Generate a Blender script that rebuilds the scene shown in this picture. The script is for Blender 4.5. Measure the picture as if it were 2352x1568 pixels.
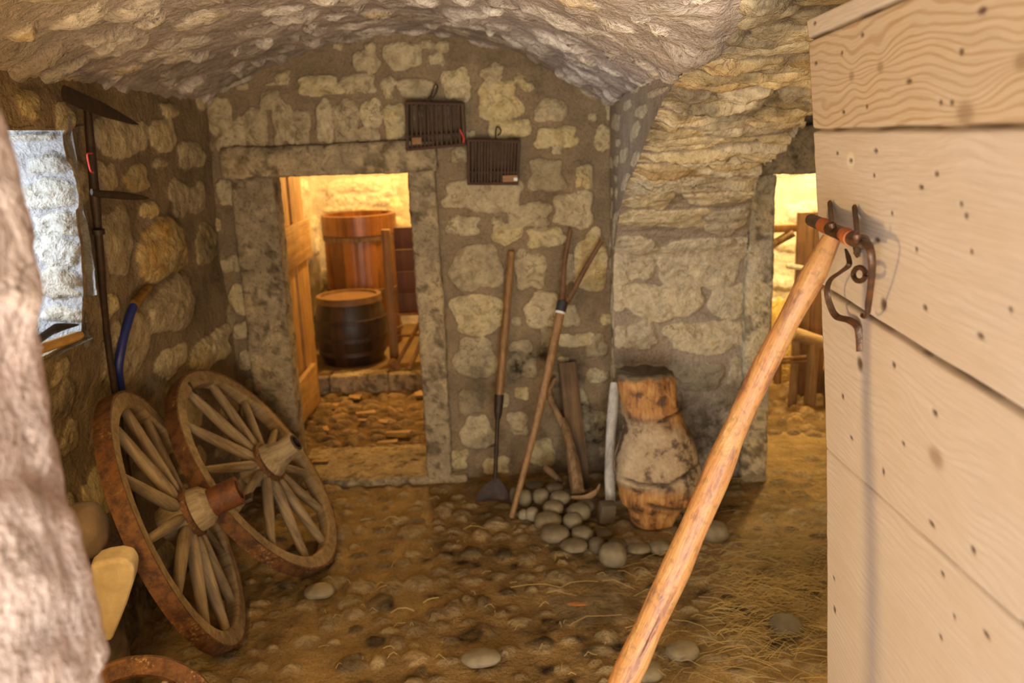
import bpy, bmesh, math, random
import numpy as np
from mathutils import Vector, Matrix, Euler

for o in list(bpy.data.objects):
    bpy.data.objects.remove(o, do_unlink=True)
SC = bpy.context.scene
COL = SC.collection
random.seed(7)
RNG = np.random.RandomState(11)
PI = math.pi

# ------------------------------------------------------------------ camera, world, lights, exposure
F_PX, PITCH, ROLL = 2000.0, math.radians(13.6), math.radians(2.2)
EYE = np.array([0.0, 0.0, 1.8])
cam_d = bpy.data.cameras.new('camera')
cam = bpy.data.objects.new('camera', cam_d)
COL.objects.link(cam)
cam_d.sensor_width = 36.0
cam_d.lens = 36.0 * F_PX / 2352.0
cam_d.clip_start = 0.02
cam_d.dof.use_dof = True
cam_d.dof.focus_distance = 1.95
cam_d.dof.aperture_fstop = 3.8
cam.matrix_world = (Matrix.Translation(Vector(EYE)) @ Matrix.Rotation(PI / 2 - PITCH, 4, 'X') @ Matrix.Rotation(-ROLL, 4, 'Z'))
SC.camera = cam

SC.view_settings.view_transform = 'Standard'
SC.view_settings.look = 'None'
SC.view_settings.gamma = 1.0
SC.view_settings.use_curve_mapping = False
SC.view_settings.exposure = 0.15

SC.cycles.adaptive_threshold = 0.015
SC.cycles.max_bounces = 5
SC.cycles.diffuse_bounces = 4
SC.cycles.glossy_bounces = 2
SC.cycles.transmission_bounces = 0
SC.cycles.caustics_reflective = False
SC.cycles.caustics_refractive = False

W = bpy.data.worlds.new('daylight')
SC.world = W
W.use_nodes = True
W.node_tree.nodes['Background'].inputs[0].default_value = (0.86, 0.90, 1.0, 1)
W.node_tree.nodes['Background'].inputs[1].default_value = 0.25


def area(name, loc, target, size, energy, color, size_y=None, spread=180):
    l = bpy.data.lights.new(name, 'AREA')
    l.energy = energy
    l.color = color
    l.size = size
    l.spread = math.radians(spread)
    if size_y:
        l.shape = 'RECTANGLE'
        l.size_y = size_y
    o = bpy.data.objects.new(name, l)
    COL.objects.link(o)
    o.location = loc
    o.rotation_euler = (Vector(target) - Vector(loc)).to_track_quat('-Z', 'Y').to_euler()
    return o


def bulb(name, loc, energy, color, r=0.05):
    l = bpy.data.lights.new(name, 'POINT')
    l.energy = energy
    l.color = color
    l.shadow_soft_size = r
    o = bpy.data.objects.new(name, l)
    COL.objects.link(o)
    o.location = loc
    return o


WARM = (1.0, 0.64, 0.24)
area('entrance_daylight', (-0.1, -1.7, 0.85), (0.0, 2.2, 2.05), 2.2, 250, (1.0, 0.92, 0.82), 2.0)
area('window_daylight', (-2.35, 2.2, 1.72), (-0.6, 3.45, 1.25), 0.5, 95, (0.78, 0.87, 1.0), 0.5)
bulb('cellar_lamp', (1.2, 1.95, 0.85), 18, WARM, 0.12)
bulb('added_warm_fill', (-0.95, 1.4, 1.25), 34, WARM, 0.12)  # added unseen fill behind the jamb, warms the left wall and wheels
bulb('storeroom_lamp', (-0.75, 6.7, 2.1), 120, (1.0, 0.62, 0.22), 0.07)
bulb('side_room_lamp', (2.0, 5.6, 2.0), 150, (1.0, 0.74, 0.36), 0.07)


# ------------------------------------------------------------------ pixel helpers (measured on the photograph)
def ray(px, py):
    dx = (px - 1176) / F_PX
    dy = (784 - py) / F_PX
    c, s = math.cos(ROLL), math.sin(ROLL)
    x = c * dx + s * dy
    y = -s * dx + c * dy
    return np.array([x, math.cos(PITCH) + y * math.sin(PITCH), -math.sin(PITCH) + y * math.cos(PITCH)])


def atY(px, py, Y):
    d = ray(px, py)
    return EYE + d * (Y / d[1])


def atZ(px, py, z=0.0):
    d = ray(px, py)
    return EYE + d * ((z - EYE[2]) / d[2])


def atX(px, py, x):
    d = ray(px, py)
    return EYE + d * (x / d[0])


# ------------------------------------------------------------------ noise
def _hash(ix, iy, iz):
    h = (ix.astype(np.int64) * 374761393 + iy.astype(np.int64) * 668265263 + iz.astype(np.int64) * 1274126177) & 0xFFFFFFFF
    h = ((h ^ (h >> 13)) * 1274126177) & 0xFFFFFFFF
    h = h ^ (h >> 16)
    return (h & 0xFFFF) / 65535.0


def vnoise(P):
    i = np.floor(P)
    f = P - i
    u = f * f * (3 - 2 * f)
    r = 0
    for a in (0, 1):
        for b in (0, 1):
            for c in (0, 1):
                w = (u[..., 0] if a else 1 - u[..., 0]) * (u[..., 1] if b else 1 - u[..., 1]) * (u[..., 2] if c else 1 - u[..., 2])
                r = r + w * _hash(i[..., 0] + a, i[..., 1] + b, i[..., 2] + c)
    return r


def fbm(P, octv=4, gain=0.5):
    P = np.asarray(P, float)
    a, t, r = 1.0, 0.0, 0.0
    for k in range(octv):
        r = r + a * vnoise(P * (2.03 ** k) + 17.3 * k)
        t += a
        a *= gain
    return r / t


def sstep(a, b, x):
    t = np.clip((x - a) / (b - a), 0, 1)
    return t * t * (3 - 2 * t)


# ------------------------------------------------------------------ materials
def new_mat(name):
    m = bpy.data.materials.new(name)
    m.use_nodes = True
    nt = m.node_tree
    return m, nt, nt.nodes['Principled BSDF']


def N(nt, kind, **kw):
    n = nt.nodes.new(kind)
    for k, v in kw.items():
        if k in ('operation', 'blend_type', 'data_type', 'attribute_name', 'bands_direction', 'wave_type', 'feature', 'noise_dimensions', 'use_clamp'):
            setattr(n, k, v)
        else:
            n.inputs[k].default_value = v
    return n


def ramp(nt, fac, stops):
    r = nt.nodes.new('ShaderNodeValToRGB')
    el = r.color_ramp.elements
    while len(el) < len(stops):
        el.new(0.5)
    for e, (p, c) in zip(el, stops):
        e.position = p
        e.color = (c[0], c[1], c[2], 1) if not isinstance(c, (int, float)) else (c, c, c, 1)
    nt.links.new(fac, r.inputs[0])
    return r.outputs[0]


def mix(nt, fac, a, b, mode='MIX'):
    m = nt.nodes.new('ShaderNodeMix')
    m.data_type = 'RGBA'
    m.blend_type = mode
    for sock, val in ((m.inputs[0], fac), (m.inputs[6], a), (m.inputs[7], b)):
        if hasattr(val, 'is_output'):
            nt.links.new(val, sock)
        elif isinstance(val, (int, float)):
            sock.default_value = val
        else:
            sock.default_value = (val[0], val[1], val[2], 1)
    return m.outputs[2]


def math_n(nt, op, a, b=None, clamp=False):
    m = nt.nodes.new('ShaderNodeMath')
    m.operation = op
    m.use_clamp = clamp
    for i, v in enumerate((a, b)):
        if v is None:
            continue
        if hasattr(v, 'is_output'):
            nt.links.new(v, m.inputs[i])
        else:
            m.inputs[i].default_value = v
    return m.outputs[0]


def noise(nt, vec, scale, detail=4, rough=0.55, dist=0.0):
    n = N(nt, 'ShaderNodeTexNoise', Scale=scale, Detail=detail, Roughness=rough, Distortion=dist)
    nt.links.new(vec, n.inputs['Vector'])
    return n.outputs[0]


def coords(nt, scale=(1, 1, 1), loc=(0, 0, 0), kind='Object'):
    tc = nt.nodes.new('ShaderNodeTexCoord')
    mp = nt.nodes.new('ShaderNodeMapping')
    mp.inputs['Scale'].default_value = scale
    mp.inputs['Location'].default_value = loc
    nt.links.new(tc.outputs[kind], mp.inputs[0])
    return mp.outputs[0]


def attr(nt, name):
    a = nt.nodes.new('ShaderNodeAttribute')
    a.attribute_name = name
    return a.outputs['Fac']


def bump(nt, bsdf, h, strength=0.4, dist=0.01):
    b = nt.nodes.new('ShaderNodeBump')
    b.inputs['Strength'].default_value = strength
    b.inputs['Distance'].default_value = dist
    nt.links.new(h, b.inputs['Height'])
    nt.links.new(b.outputs[0], bsdf.inputs['Normal'])


def masonry_mat(name, mortar, stops, dirt=(0.05, 0.035, 0.018), pits=0.5, edge=0.18, mvar=0.25):
    m, nt, b = new_mat(name)
    v = coords(nt)
    n1 = noise(nt, v, 22, 4, 0.65)
    n2 = noise(nt, v, 5, 2, 0.6)
    n3 = noise(nt, v, 75, 3, 0.7)
    st = math_n(nt, 'ADD', attr(nt, 'stone'), math_n(nt, 'MULTIPLY', math_n(nt, 'SUBTRACT', n1, 0.5), 0.75))
    mask = ramp(nt, st, [(0.5 - edge, 0.0), (0.5 + edge, 1.0)])
    tint = math_n(nt, 'ADD', attr(nt, 'tint'), math_n(nt, 'MULTIPLY', math_n(nt, 'SUBTRACT', n2, 0.5), 0.45), True)
    sc = ramp(nt, tint, stops)
    sc = mix(nt, 0.55, sc, ramp(nt, n1, [(0.28, 0.45), (0.62, 1.0), (0.8, 1.25)]), 'MULTIPLY')
    sc = mix(nt, pits, sc, ramp(nt, n3, [(0.30, (0.28, 0.2, 0.12)), (0.43, 1.0)]), 'MULTIPLY')
    n4 = noise(nt, v, 13, 5, 0.64, 1.6)
    sc = mix(nt, 0.8, sc, ramp(nt, n4, [(0.30, (0.50, 0.44, 0.36)), (0.47, 0.95), (0.62, 1.12), (0.75, (0.98, 0.86, 0.62))]), 'MULTIPLY')
    vo = nt.nodes.new('ShaderNodeTexVoronoi')
    vo.feature = 'DISTANCE_TO_EDGE'
    vo.inputs['Scale'].default_value = 11
    wv = nt.nodes.new('ShaderNodeVectorMath')
    wv.operation = 'MULTIPLY_ADD'
    nz_ = N(nt, 'ShaderNodeTexNoise', Scale=16.0, Detail=2.0)
    nt.links.new(v, nz_.inputs['Vector'])
    nt.links.new(nz_.outputs['Color'], wv.inputs[0])
    wv.inputs[1].default_value = (0.12, 0.12, 0.12)
    nt.links.new(v, wv.inputs[2])
    nt.links.new(wv.outputs[0], vo.inputs['Vector'])
    crk = math_n(nt, 'MULTIPLY', ramp(nt, vo.outputs['Distance'], [(0.006, 1.0), (0.03, 0.0)]), ramp(nt, n2, [(0.52, 0.0), (0.64, 0.6)]))
    sc = mix(nt, crk, sc, (0.09, 0.06, 0.035))
    grit = noise(nt, v, 190, 1, 0.75)
    mc = mix(nt, 1.0, mortar, ramp(nt, n2, [(0.25, 1 - mvar), (0.75, 1 + mvar)]), 'MULTIPLY')
    mc = mix(nt, 0.5, mc, ramp(nt, n3, [(0.3, 0.5), (0.55, 1.05)]), 'MULTIPLY')
    mc = mix(nt, 0.5, mc, ramp(nt, grit, [(0.3, 0.6), (0.7, 1.3)]), 'MULTIPLY')
    c = mix(nt, mask, mc, sc)
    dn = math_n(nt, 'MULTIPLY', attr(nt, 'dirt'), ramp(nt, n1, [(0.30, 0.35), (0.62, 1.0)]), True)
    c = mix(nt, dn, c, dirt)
    nt.links.new(c, b.inputs['Base Color'])
    b.inputs['Roughness'].default_value = 0.92
    b.inputs['Specular IOR Level'].default_value = 0.2
    hh = math_n(nt, 'ADD', math_n(nt, 'MULTIPLY', n1, 0.9), math_n(nt, 'MULTIPLY', n3, 0.6))
    hh = math_n(nt, 'ADD', hh, math_n(nt, 'MULTIPLY', n4, 1.1))
    bump(nt, b, hh, 0.9, 0.016)
    return m


STONE_STOPS = [(0.0, (0.44, 0.35, 0.215)), (0.3, (0.57, 0.465, 0.28)), (0.55, (0.64, 0.535, 0.33)), (0.75, (0.68, 0.55, 0.28)), (1.0, (0.55, 0.32, 0.09))]
M_WALL = masonry_mat('limestone_rubble', (0.285, 0.21, 0.125), STONE_STOPS)
M_PIER = masonry_mat('pale_limestone_courses', (0.36, 0.285, 0.20), [(0.0, (0.46, 0.37, 0.24)), (0.4, (0.66, 0.56, 0.38)), (0.8, (0.72, 0.58, 0.33)), (1.0, (0.52, 0.36, 0.17))])
M_CEIL = masonry_mat('plastered_vault', (0.46, 0.39, 0.345), [(0.0, (0.42, 0.35, 0.29)), (0.45, (0.67, 0.60, 0.52)), (0.85, (0.80, 0.74, 0.65)), (1.0, (0.62, 0.50, 0.33))], pits=0.55, edge=0.3)
M_BRIGHT = masonry_mat('whitewashed_rubble', (0.60, 0.52, 0.38), [(0.0, (0.62, 0.52, 0.36)), (0.5, (0.80, 0.73, 0.58)), (1.0, (0.76, 0.60, 0.34))], pits=0.25)
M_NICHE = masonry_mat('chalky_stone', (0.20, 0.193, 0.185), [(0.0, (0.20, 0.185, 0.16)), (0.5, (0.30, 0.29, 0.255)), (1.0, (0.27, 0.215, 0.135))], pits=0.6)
M_DRESS = masonry_mat('dressed_limestone', (0.34, 0.27, 0.165), [(0.0, (0.34, 0.27, 0.165)), (0.5, (0.46, 0.365, 0.225)), (1.0, (0.56, 0.43, 0.24))], pits=0.75, edge=0.3)
M_NEAR = masonry_mat('pinkish_jamb_stone', (0.60, 0.47, 0.40), [(0.0, (0.55, 0.40, 0.32)), (0.5, (0.68, 0.56, 0.50)), (1.0, (0.72, 0.55, 0.42))], pits=0.35)
M_FLOOR = masonry_mat('earth_and_cobbles', (0.31, 0.205, 0.085), [(0.0, (0.17, 0.12, 0.06)), (0.35, (0.31, 0.225, 0.115)), (0.7, (0.42, 0.315, 0.165)), (1.0, (0.46, 0.29, 0.12))], dirt=(0.022, 0.014, 0.007), pits=0.35, edge=0.3, mvar=0.4)
M_FLOOR2 = masonry_mat('storeroom_cobbles', (0.20, 0.125, 0.05), [(0.0, (0.24, 0.16, 0.075)), (0.5, (0.38, 0.265, 0.135)), (1.0, (0.42, 0.25, 0.09))], dirt=(0.05, 0.03, 0.012), pits=0.35, edge=0.3)


def wood_mat(name, dark, light, axis='Z', grain=26, rough=0.7, spots=0.3, attr_tint=False, stain=None, bumpk=0.35):
    m, nt, b = new_mat(name)
    k = 0.06
    sc = {'X': (k, 1, 1), 'Y': (1, k, 1), 'Z': (1, 1, k)}[axis]
    oi = nt.nodes.new('ShaderNodeObjectInfo')
    v0 = coords(nt, sc)
    add = nt.nodes.new('ShaderNodeVectorMath')
    add.operation = 'ADD'
    nt.links.new(v0, add.inputs[0])
    mul = math_n(nt, 'MULTIPLY', oi.outputs['Random'], 13.0)
    nt.links.new(mul, add.inputs[1])
    v = add.outputs[0]
    g = noise(nt, v, grain * 2.2, 6, 0.65, 0.6)
    big = noise(nt, coords(nt), 7, 3, 0.55)
    fine = noise(nt, v, grain * 9, 3, 0.7)
    t = math_n(nt, 'ADD', math_n(nt, 'MULTIPLY', g, 0.75), math_n(nt, 'MULTIPLY', big, 0.35))
    if attr_tint:
        t = math_n(nt, 'ADD', t, math_n(nt, 'MULTIPLY', math_n(nt, 'SUBTRACT', attr(nt, 'tint'), 0.5), 0.45))
    c = ramp(nt, t, [(0.42, dark), (0.67, light)])
    c = mix(nt, 0.4, c, ramp(nt, fine, [(0.3, 0.55), (0.6, 1.05)]), 'MULTIPLY')
    sp = noise(nt, coords(nt), 34, 3, 0.6)
    c = mix(nt, spots, c, ramp(nt, sp, [(0.27, 0.12), (0.38, 1.0)]), 'MULTIPLY')
    if stain:
        c = mix(nt, ramp(nt, big, [(0.45, 0.0), (0.68, 0.85)]), c, stain)
    nt.links.new(c, b.inputs['Base Color'])
    b.inputs['Roughness'].default_value = rough
    bump(nt, b, math_n(nt, 'ADD', g, math_n(nt, 'MULTIPLY', fine, 0.5)), bumpk, 0.004)
    return m


def iron_mat(name, base, rust, amount=0.5, rough=0.6, metal=0.55, fleck=None):
    m, nt, b = new_mat(name)
    v = coords(nt)
    n1 = noise(nt, v, 26, 5, 0.65)
    n2 = noise(nt, v, 90, 4, 0.7)
    f = ramp(nt, math_n(nt, 'ADD', math_n(nt, 'MULTIPLY', n1, 0.7), math_n(nt, 'MULTIPLY', n2, 0.3)), [(0.62 - amount * 0.35, 0.0), (0.72 - amount * 0.25, 1.0)])
    c = mix(nt, f, base, rust)
    if fleck:
        c = mix(nt, math_n(nt, 'MULTIPLY', ramp(nt, n2, [(0.54, 0.0), (0.66, 0.8)]), ramp(nt, noise(nt, v, 6, 3), [(0.48, 0.0), (0.6, 1.0)])), c, fleck)
    nt.links.new(c, b.inputs['Base Color'])
    b.inputs['Metallic'].default_value = metal
    b.inputs['Roughness'].default_value = rough
    bump(nt, b, math_n(nt, 'ADD', n1, n2), 0.35, 0.004)
    return m


def plain_mat(name, col, rough=0.6, var=0.25, scale=30, bumpk=0.15):
    m, nt, b = new_mat(name)
    v = coords(nt)
    n1 = noise(nt, v, scale, 4, 0.6)
    c = mix(nt, 1.0, col, ramp(nt, n1, [(0.3, 1 - var), (0.7, 1 + var)]), 'MULTIPLY')
    nt.links.new(c, b.inputs['Base Color'])
    b.inputs['Roughness'].default_value = rough
    if bumpk:
        bump(nt, b, n1, bumpk, 0.004)
    return m


M_WHEEL = wood_mat('weathered_wheel_wood', (0.17, 0.115, 0.055), (0.40, 0.29, 0.155), 'X', 20, 0.8, 0.35)
M_RIM = wood_mat('weathered_rim_wood', (0.20, 0.13, 0.06), (0.42, 0.29, 0.14), 'Z', 16, 0.8, 0.35)
M_HUB = wood_mat('cracked_hub_wood', (0.20, 0.14, 0.07), (0.46, 0.35, 0.19), 'Z', 20, 0.85, 0.4)
M_TIRE = iron_mat('rusty_tyre', (0.075, 0.032, 0.013), (0.19, 0.082, 0.024), 0.6, 0.7, 0.2, (0.55, 0.36, 0.14))
M_RUST = iron_mat('rust_brown_iron', (0.11, 0.045, 0.02), (0.22, 0.08, 0.025), 0.6, 0.6, 0.35)
M_DARKIRON = iron_mat('dark_iron', (0.035, 0.022, 0.015), (0.07, 0.035, 0.018), 0.4, 0.6, 0.4)
M_BOLT = iron_mat('forged_door_iron', (0.075, 0.04, 0.022), (0.17, 0.065, 0.022), 0.4, 0.45, 0.5)
M_REDRUST = iron_mat('orange_rust', (0.36, 0.10, 0.025), (0.45, 0.14, 0.03), 0.5, 0.7, 0.1)
M_DOOR = None
M_HANDLE = wood_mat('tool_handle_wood', (0.17, 0.085, 0.025), (0.34, 0.18, 0.055), 'Z', 30, 0.55, 0.2)
M_FORK = wood_mat('fork_wood', (0.20, 0.10, 0.03), (0.36, 0.20, 0.075), 'Z', 30, 0.6, 0.2)
M_TINE = wood_mat('dark_tine_wood', (0.11, 0.05, 0.02), (0.20, 0.10, 0.04), 'Z', 30, 0.6, 0.2)
def pole_mat():
    m, nt, b = new_mat('peeled_pole_wood')
    v = coords(nt, (1, 1, 0.05))
    g = noise(nt, v, 60, 5, 0.7, 0.4)
    big = noise(nt, coords(nt, (1, 1, 0.35)), 22, 5, 0.65, 0.8)
    mott = noise(nt, coords(nt), 70, 4, 0.7)
    c = ramp(nt, math_n(nt, 'ADD', math_n(nt, 'MULTIPLY', g, 0.4), math_n(nt, 'MULTIPLY', big, 0.6)), [(0.38, (0.16, 0.055, 0.022)), (0.47, (0.36, 0.16, 0.05)), (0.55, (0.36, 0.18, 0.055)), (0.66, (0.46, 0.28, 0.115))])
    c = mix(nt, ramp(nt, noise(nt, coords(nt, (1, 1, 0.3)), 34, 4, 0.6), [(0.55, 0.0), (0.66, 0.75)]), c, (0.17, 0.07, 0.045))
    c = mix(nt, 0.6, c, ramp(nt, mott, [(0.32, 0.4), (0.5, 1.0)]), 'MULTIPLY')
    cr = ramp(nt, noise(nt, coords(nt, (1, 1, 0.018)), 55, 2, 0.5), [(0.335, 1.0), (0.36, 0.0)])
    c = mix(nt, cr, c, (0.05, 0.02, 0.01))
    nt.links.new(c, b.inputs['Base Color'])
    b.inputs['Roughness'].default_value = 0.5
    bump(nt, b, math_n(nt, 'SUBTRACT', math_n(nt, 'ADD', g, math_n(nt, 'MULTIPLY', big, 1.2)), cr), 0.6, 0.006)
    return m


M_POLE = pole_mat()
M_DOORLEAF = wood_mat('pine_leaf', (0.26, 0.125, 0.026), (0.50, 0.28, 0.08), 'Z', 14, 0.6, 0.25)
M_BATTEN = wood_mat('pine_batten', (0.30, 0.155, 0.036), (0.54, 0.32, 0.10), 'Y', 14, 0.6, 0.55)
M_TUB = wood_mat('varnished_tub', (0.11, 0.034, 0.006), (0.26, 0.098, 0.018), 'Z', 14, 0.35, 0.2, attr_tint=True)
M_BARREL = wood_mat('dark_barrel', (0.016, 0.007, 0.004), (0.055, 0.023, 0.009), 'Z', 14, 0.45, 0.2, attr_tint=True)
M_BARRELTOP = wood_mat('barrel_rim_wood', (0.10, 0.048, 0.014), (0.20, 0.10, 0.03), 'X', 12, 0.6, 0.2)
M_RACK = wood_mat('rack_wood', (0.13, 0.06, 0.015), (0.26, 0.13, 0.035), 'Z', 16, 0.6, 0.2)
M_PANEL = wood_mat('red_brown_panel', (0.075, 0.022, 0.006), (0.15, 0.05, 0.013), 'Z', 12, 0.5, 0.15)
M_CAGE = wood_mat('old_cage_wood', (0.03, 0.013, 0.006), (0.085, 0.036, 0.015), 'X', 30, 0.6, 0.2)
M_CAGEBAR = wood_mat('cage_bar_wood', (0.032, 0.016, 0.008), (0.11, 0.058, 0.028), 'Z', 30, 0.6, 0.2)
M_CAGELIGHT = wood_mat('cage_block_wood', (0.22, 0.10, 0.03), (0.36, 0.18, 0.055), 'X', 20, 0.6, 0.2)
M_OLDBOARD = wood_mat('old_dark_board', (0.07, 0.04, 0.018), (0.20, 0.115, 0.05), 'Z', 18, 0.75, 0.3)
M_TIMBER = wood_mat('old_timber', (0.13, 0.075, 0.03), (0.31, 0.19, 0.085), 'Z', 16, 0.75, 0.35)
M_BROWNBOARD = wood_mat('brown_upright_board', (0.10, 0.05, 0.02), (0.25, 0.13, 0.055), 'Z', 12, 0.55, 0.2)
M_LOG = wood_mat('log_bark', (0.20, 0.12, 0.05), (0.42, 0.28, 0.13), 'X', 14, 0.8, 0.4)
M_BIRCH = wood_mat('pale_birch_log', (0.34, 0.30, 0.24), (0.62, 0.57, 0.48), 'Z', 12, 0.8, 0.5)
M_PEBBLE = [plain_mat('river_pebble_' + n, c, 0.75, 0.22, 24, 0.12) for n, c in
            (('grey', (0.185, 0.147, 0.085)), ('tan', (0.20, 0.155, 0.083)), ('dark', (0.115, 0.088, 0.048)), ('pale', (0.26, 0.215, 0.135)))]
M_SLAB = plain_mat('pale_slab', (0.56, 0.45, 0.26), 0.85, 0.2, 18, 0.3)
M_BOULDER = plain_mat('brown_boulder', (0.15, 0.105, 0.065), 0.9, 0.4, 14, 0.5)
M_HOSE = plain_mat('blue_rubber', (0.012, 0.022, 0.16), 0.45, 0.15, 40, 0.05)
M_BRASS = iron_mat('brass_nozzle', (0.30, 0.17, 0.04), (0.16, 0.07, 0.02), 0.4, 0.5, 0.6)
M_RED = plain_mat('red_cord', (0.55, 0.05, 0.04), 0.8, 0.2, 60, 0)
M_WHITE = plain_mat('white_tape', (0.75, 0.74, 0.70), 0.6, 0.1, 60, 0)
M_BLACK = plain_mat('black_tape', (0.025, 0.024, 0.022), 0.55, 0.2, 60, 0)
M_STRAW = plain_mat('dry_straw', (0.38, 0.265, 0.085), 0.7, 0.35, 3, 0)
M_HAY = plain_mat('hay_heap', (0.46, 0.30, 0.08), 0.9, 0.5, 70, 0.8)
M_CHIP = plain_mat('fresh_wood_chip', (0.36, 0.21, 0.07), 0.7, 0.2, 30, 0.1)
M_LEAF = plain_mat('dry_leaf', (0.50, 0.20, 0.06), 0.6, 0.2, 60, 0.1)


# ------------------------------------------------------------------ object helpers
def props(o, label=None, cat=None, group=None, kind=None):
    for k, v in (('label', label), ('category', cat), ('group', group), ('kind', kind)):
        if v:
            o[k] = v
    return o


def empty(name, loc=(0, 0, 0), label=None, cat=None, group=None, kind=None, mat=None):
    o = bpy.data.objects.new(name, None)
    COL.objects.link(o)
    o.empty_display_size = 0.05
    if mat is not None:
        o.matrix_world = mat
    else:
        o.location = loc
    return props(o, label, cat, group, kind)


def link(name, me, mat, parent=None, smooth=True):
    me.materials.clear()
    me.materials.append(mat)
    if smooth:
        me.polygons.foreach_set('use_smooth', np.ones(len(me.polygons), bool))
    o = bpy.data.objects.new(name, me)
    COL.objects.link(o)
    if parent:
        o.parent = parent
    return o


def mesh_np(name, V, Fq, attrs=None):
    me = bpy.data.meshes.new(name)
    V = np.asarray(V, np.float32)
    Fq = np.asarray(Fq, np.int32)
    n, k = Fq.shape
    me.vertices.add(len(V))
    me.vertices.foreach_set('co', V.ravel())
    me.loops.add(n * k)
    me.loops.foreach_set('vertex_index', Fq.ravel())
    me.polygons.add(n)
    me.polygons.foreach_set('loop_start', np.arange(0, n * k, k, dtype=np.int32))
    me.update(calc_edges=True)
    for a, d in (attrs or {}).items():
        at = me.attributes.new(a, 'FLOAT', 'POINT')
        at.data.foreach_set('value', np.asarray(d, np.float32).ravel())
    me.validate()
    return me


class MB:
    """collects shapes into one mesh (local coordinates of its thing)"""

    def __init__(s):
        s.v, s.f, s.t = [], [], []

    def add(s, V, Fs, M=None, tint=0.5):
        b = len(s.v)
        for p in V:
            s.v.append(tuple(M @ Vector(p)) if M is not None else tuple(p))
            s.t.append(tint)
        for f in Fs:
            s.f.append([i + b for i in f])
        return s

    def box(s, c, d, bev=0.004, M=None, tint=0.5, seg=2, taper=None):
        bm = bmesh.new()
        bmesh.ops.create_cube(bm, size=1)
        for v in bm.verts:
            v.co = Vector((v.co.x * d[0], v.co.y * d[1], v.co.z * d[2]))
        if bev:
            bmesh.ops.bevel(bm, geom=list(bm.edges), offset=min(bev, min(d) * 0.4), segments=seg, affect='EDGES', profile=0.6)
        bm.verts.ensure_lookup_table()
        V = [Vector(v.co) + Vector(c) for v in bm.verts]
        Fs = [[v.index for v in f.verts] for f in bm.faces]
        bm.free()
        return s.add(V, Fs, M, tint)

    def tube(s, pts, rad, seg=14, M=None, wob=0.0, freq=12.0, flat=None, up=None, cap=True, seed=0.0, tint=0.5):
        P = [Vector(p) for p in pts]
        n = len(P)
        if isinstance(rad, (int, float)):
            rad = [rad] * n
        T = [(P[min(i + 1, n - 1)] - P[max(i - 1, 0)]).normalized() for i in range(n)]
        u = Vector(up) if up else (Vector((0, 0, 1)) if abs(T[0].z) < 0.9 else Vector((1, 0, 0)))
        u = (u - T[0] * u.dot(T[0])).normalized()
        V, Fs = [], []
        ring = []
        for i in range(n):
            u = (u - T[i] * u.dot(T[i])).normalized()
            w = T[i].cross(u)
            rx, ry = (rad[i], rad[i] * flat) if flat else (rad[i], rad[i])
            for k in range(seg):
                a = 2 * PI * k / seg
                ring.append((P[i] + u * (math.cos(a) * rx) + w * (math.sin(a) * ry), P[i]))
        A = np.array([r[0] for r in ring])
        C = np.array([r[1] for r in ring])
        if wob:
            nz = fbm(A * freq + seed, 3) - 0.5
            A = C + (A - C) * (1 + wob * 2 * nz)[:, None]
        V = [tuple(a) for a in A]
        for i in range(n - 1):
            for k in range(seg):
                k2 = (k + 1) % seg
                Fs.append([i * seg + k, i * seg + k2, (i + 1) * seg + k2, (i + 1) * seg + k])
        if cap:
            V.append(tuple(P[0]))
            V.append(tuple(P[-1]))
            a, b = len(V) - 2, len(V) - 1
            for k in range(seg):
                k2 = (k + 1) % seg
                Fs.append([k2, k, a])
                Fs.append([(n - 1) * seg + k, (n - 1) * seg + k2, b])
        return s.add(V, Fs, M, tint)

    def lathe(s, prof, seg=48, M=None, closed=False, tints=None):
        """prof: (r,z) list turned about Z"""
        V, Fs = [], []
        n = len(prof)
        for k in range(seg):
            a = 2 * PI * k / seg
            for r, z in prof:
                V.append((r * math.cos(a), r * math.sin(a), z))
        m = n if closed else n - 1
        for k in range(seg):
            k2 = (k + 1) % seg
            for i in range(m):
                j = (i + 1) % n
                Fs.append([k * n + i, k2 * n + i, k2 * n + j, k * n + j])
        b = len(s.v)
        s.add(V, Fs, M)
        if tints:
            for k in range(seg):
                for i in range(n):
                    s.t[b + k * n + i] = tints(2 * PI * k / seg)
        return s

    def build(s, name, mat, parent=None, smooth=True, autosm=True):
        me = bpy.data.meshes.new(name)
        me.from_pydata(s.v, [], s.f)
        at = me.attributes.new('tint', 'FLOAT', 'POINT')
        at.data.foreach_set('value', np.array(s.t, np.float32))
        bm = bmesh.new()
        bm.from_mesh(me)
        bmesh.ops.recalc_face_normals(bm, faces=bm.faces)
        if autosm:
            for e in bm.edges:
                if len(e.link_faces) == 2 and e.calc_face_angle(0) > 0.7:
                    e.smooth = False
        bm.to_mesh(me)
        bm.free()
        return link(name, me, mat, parent, smooth)


def lerp(a, b, t):
    return tuple(np.array(a) * (1 - t) + np.array(b) * t)


def line(a, b, n, bend=None):
    out = []
    for i in range(n):
        t = i / (n - 1)
        p = np.array(lerp(a, b, t))
        if bend is not None:
            p = p + np.array(bend) * math.sin(PI * t)
        out.append(tuple(p))
    return out


def spline(pts, n=40):
    P = np.array(pts, float)
    m = len(P)
    out = []
    for q in np.linspace(0, m - 1, n):
        i = min(int(q), m - 2)
        t = q - i
        p0, p1, p2, p3 = P[max(i - 1, 0)], P[i], P[i + 1], P[min(i + 2, m - 1)]
        out.append(tuple(0.5 * ((2 * p1) + (-p0 + p2) * t + (2 * p0 - 5 * p1 + 4 * p2 - p3) * t * t + (-p0 + 3 * p1 - 3 * p2 + p3) * t ** 3)))
    return out


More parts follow.
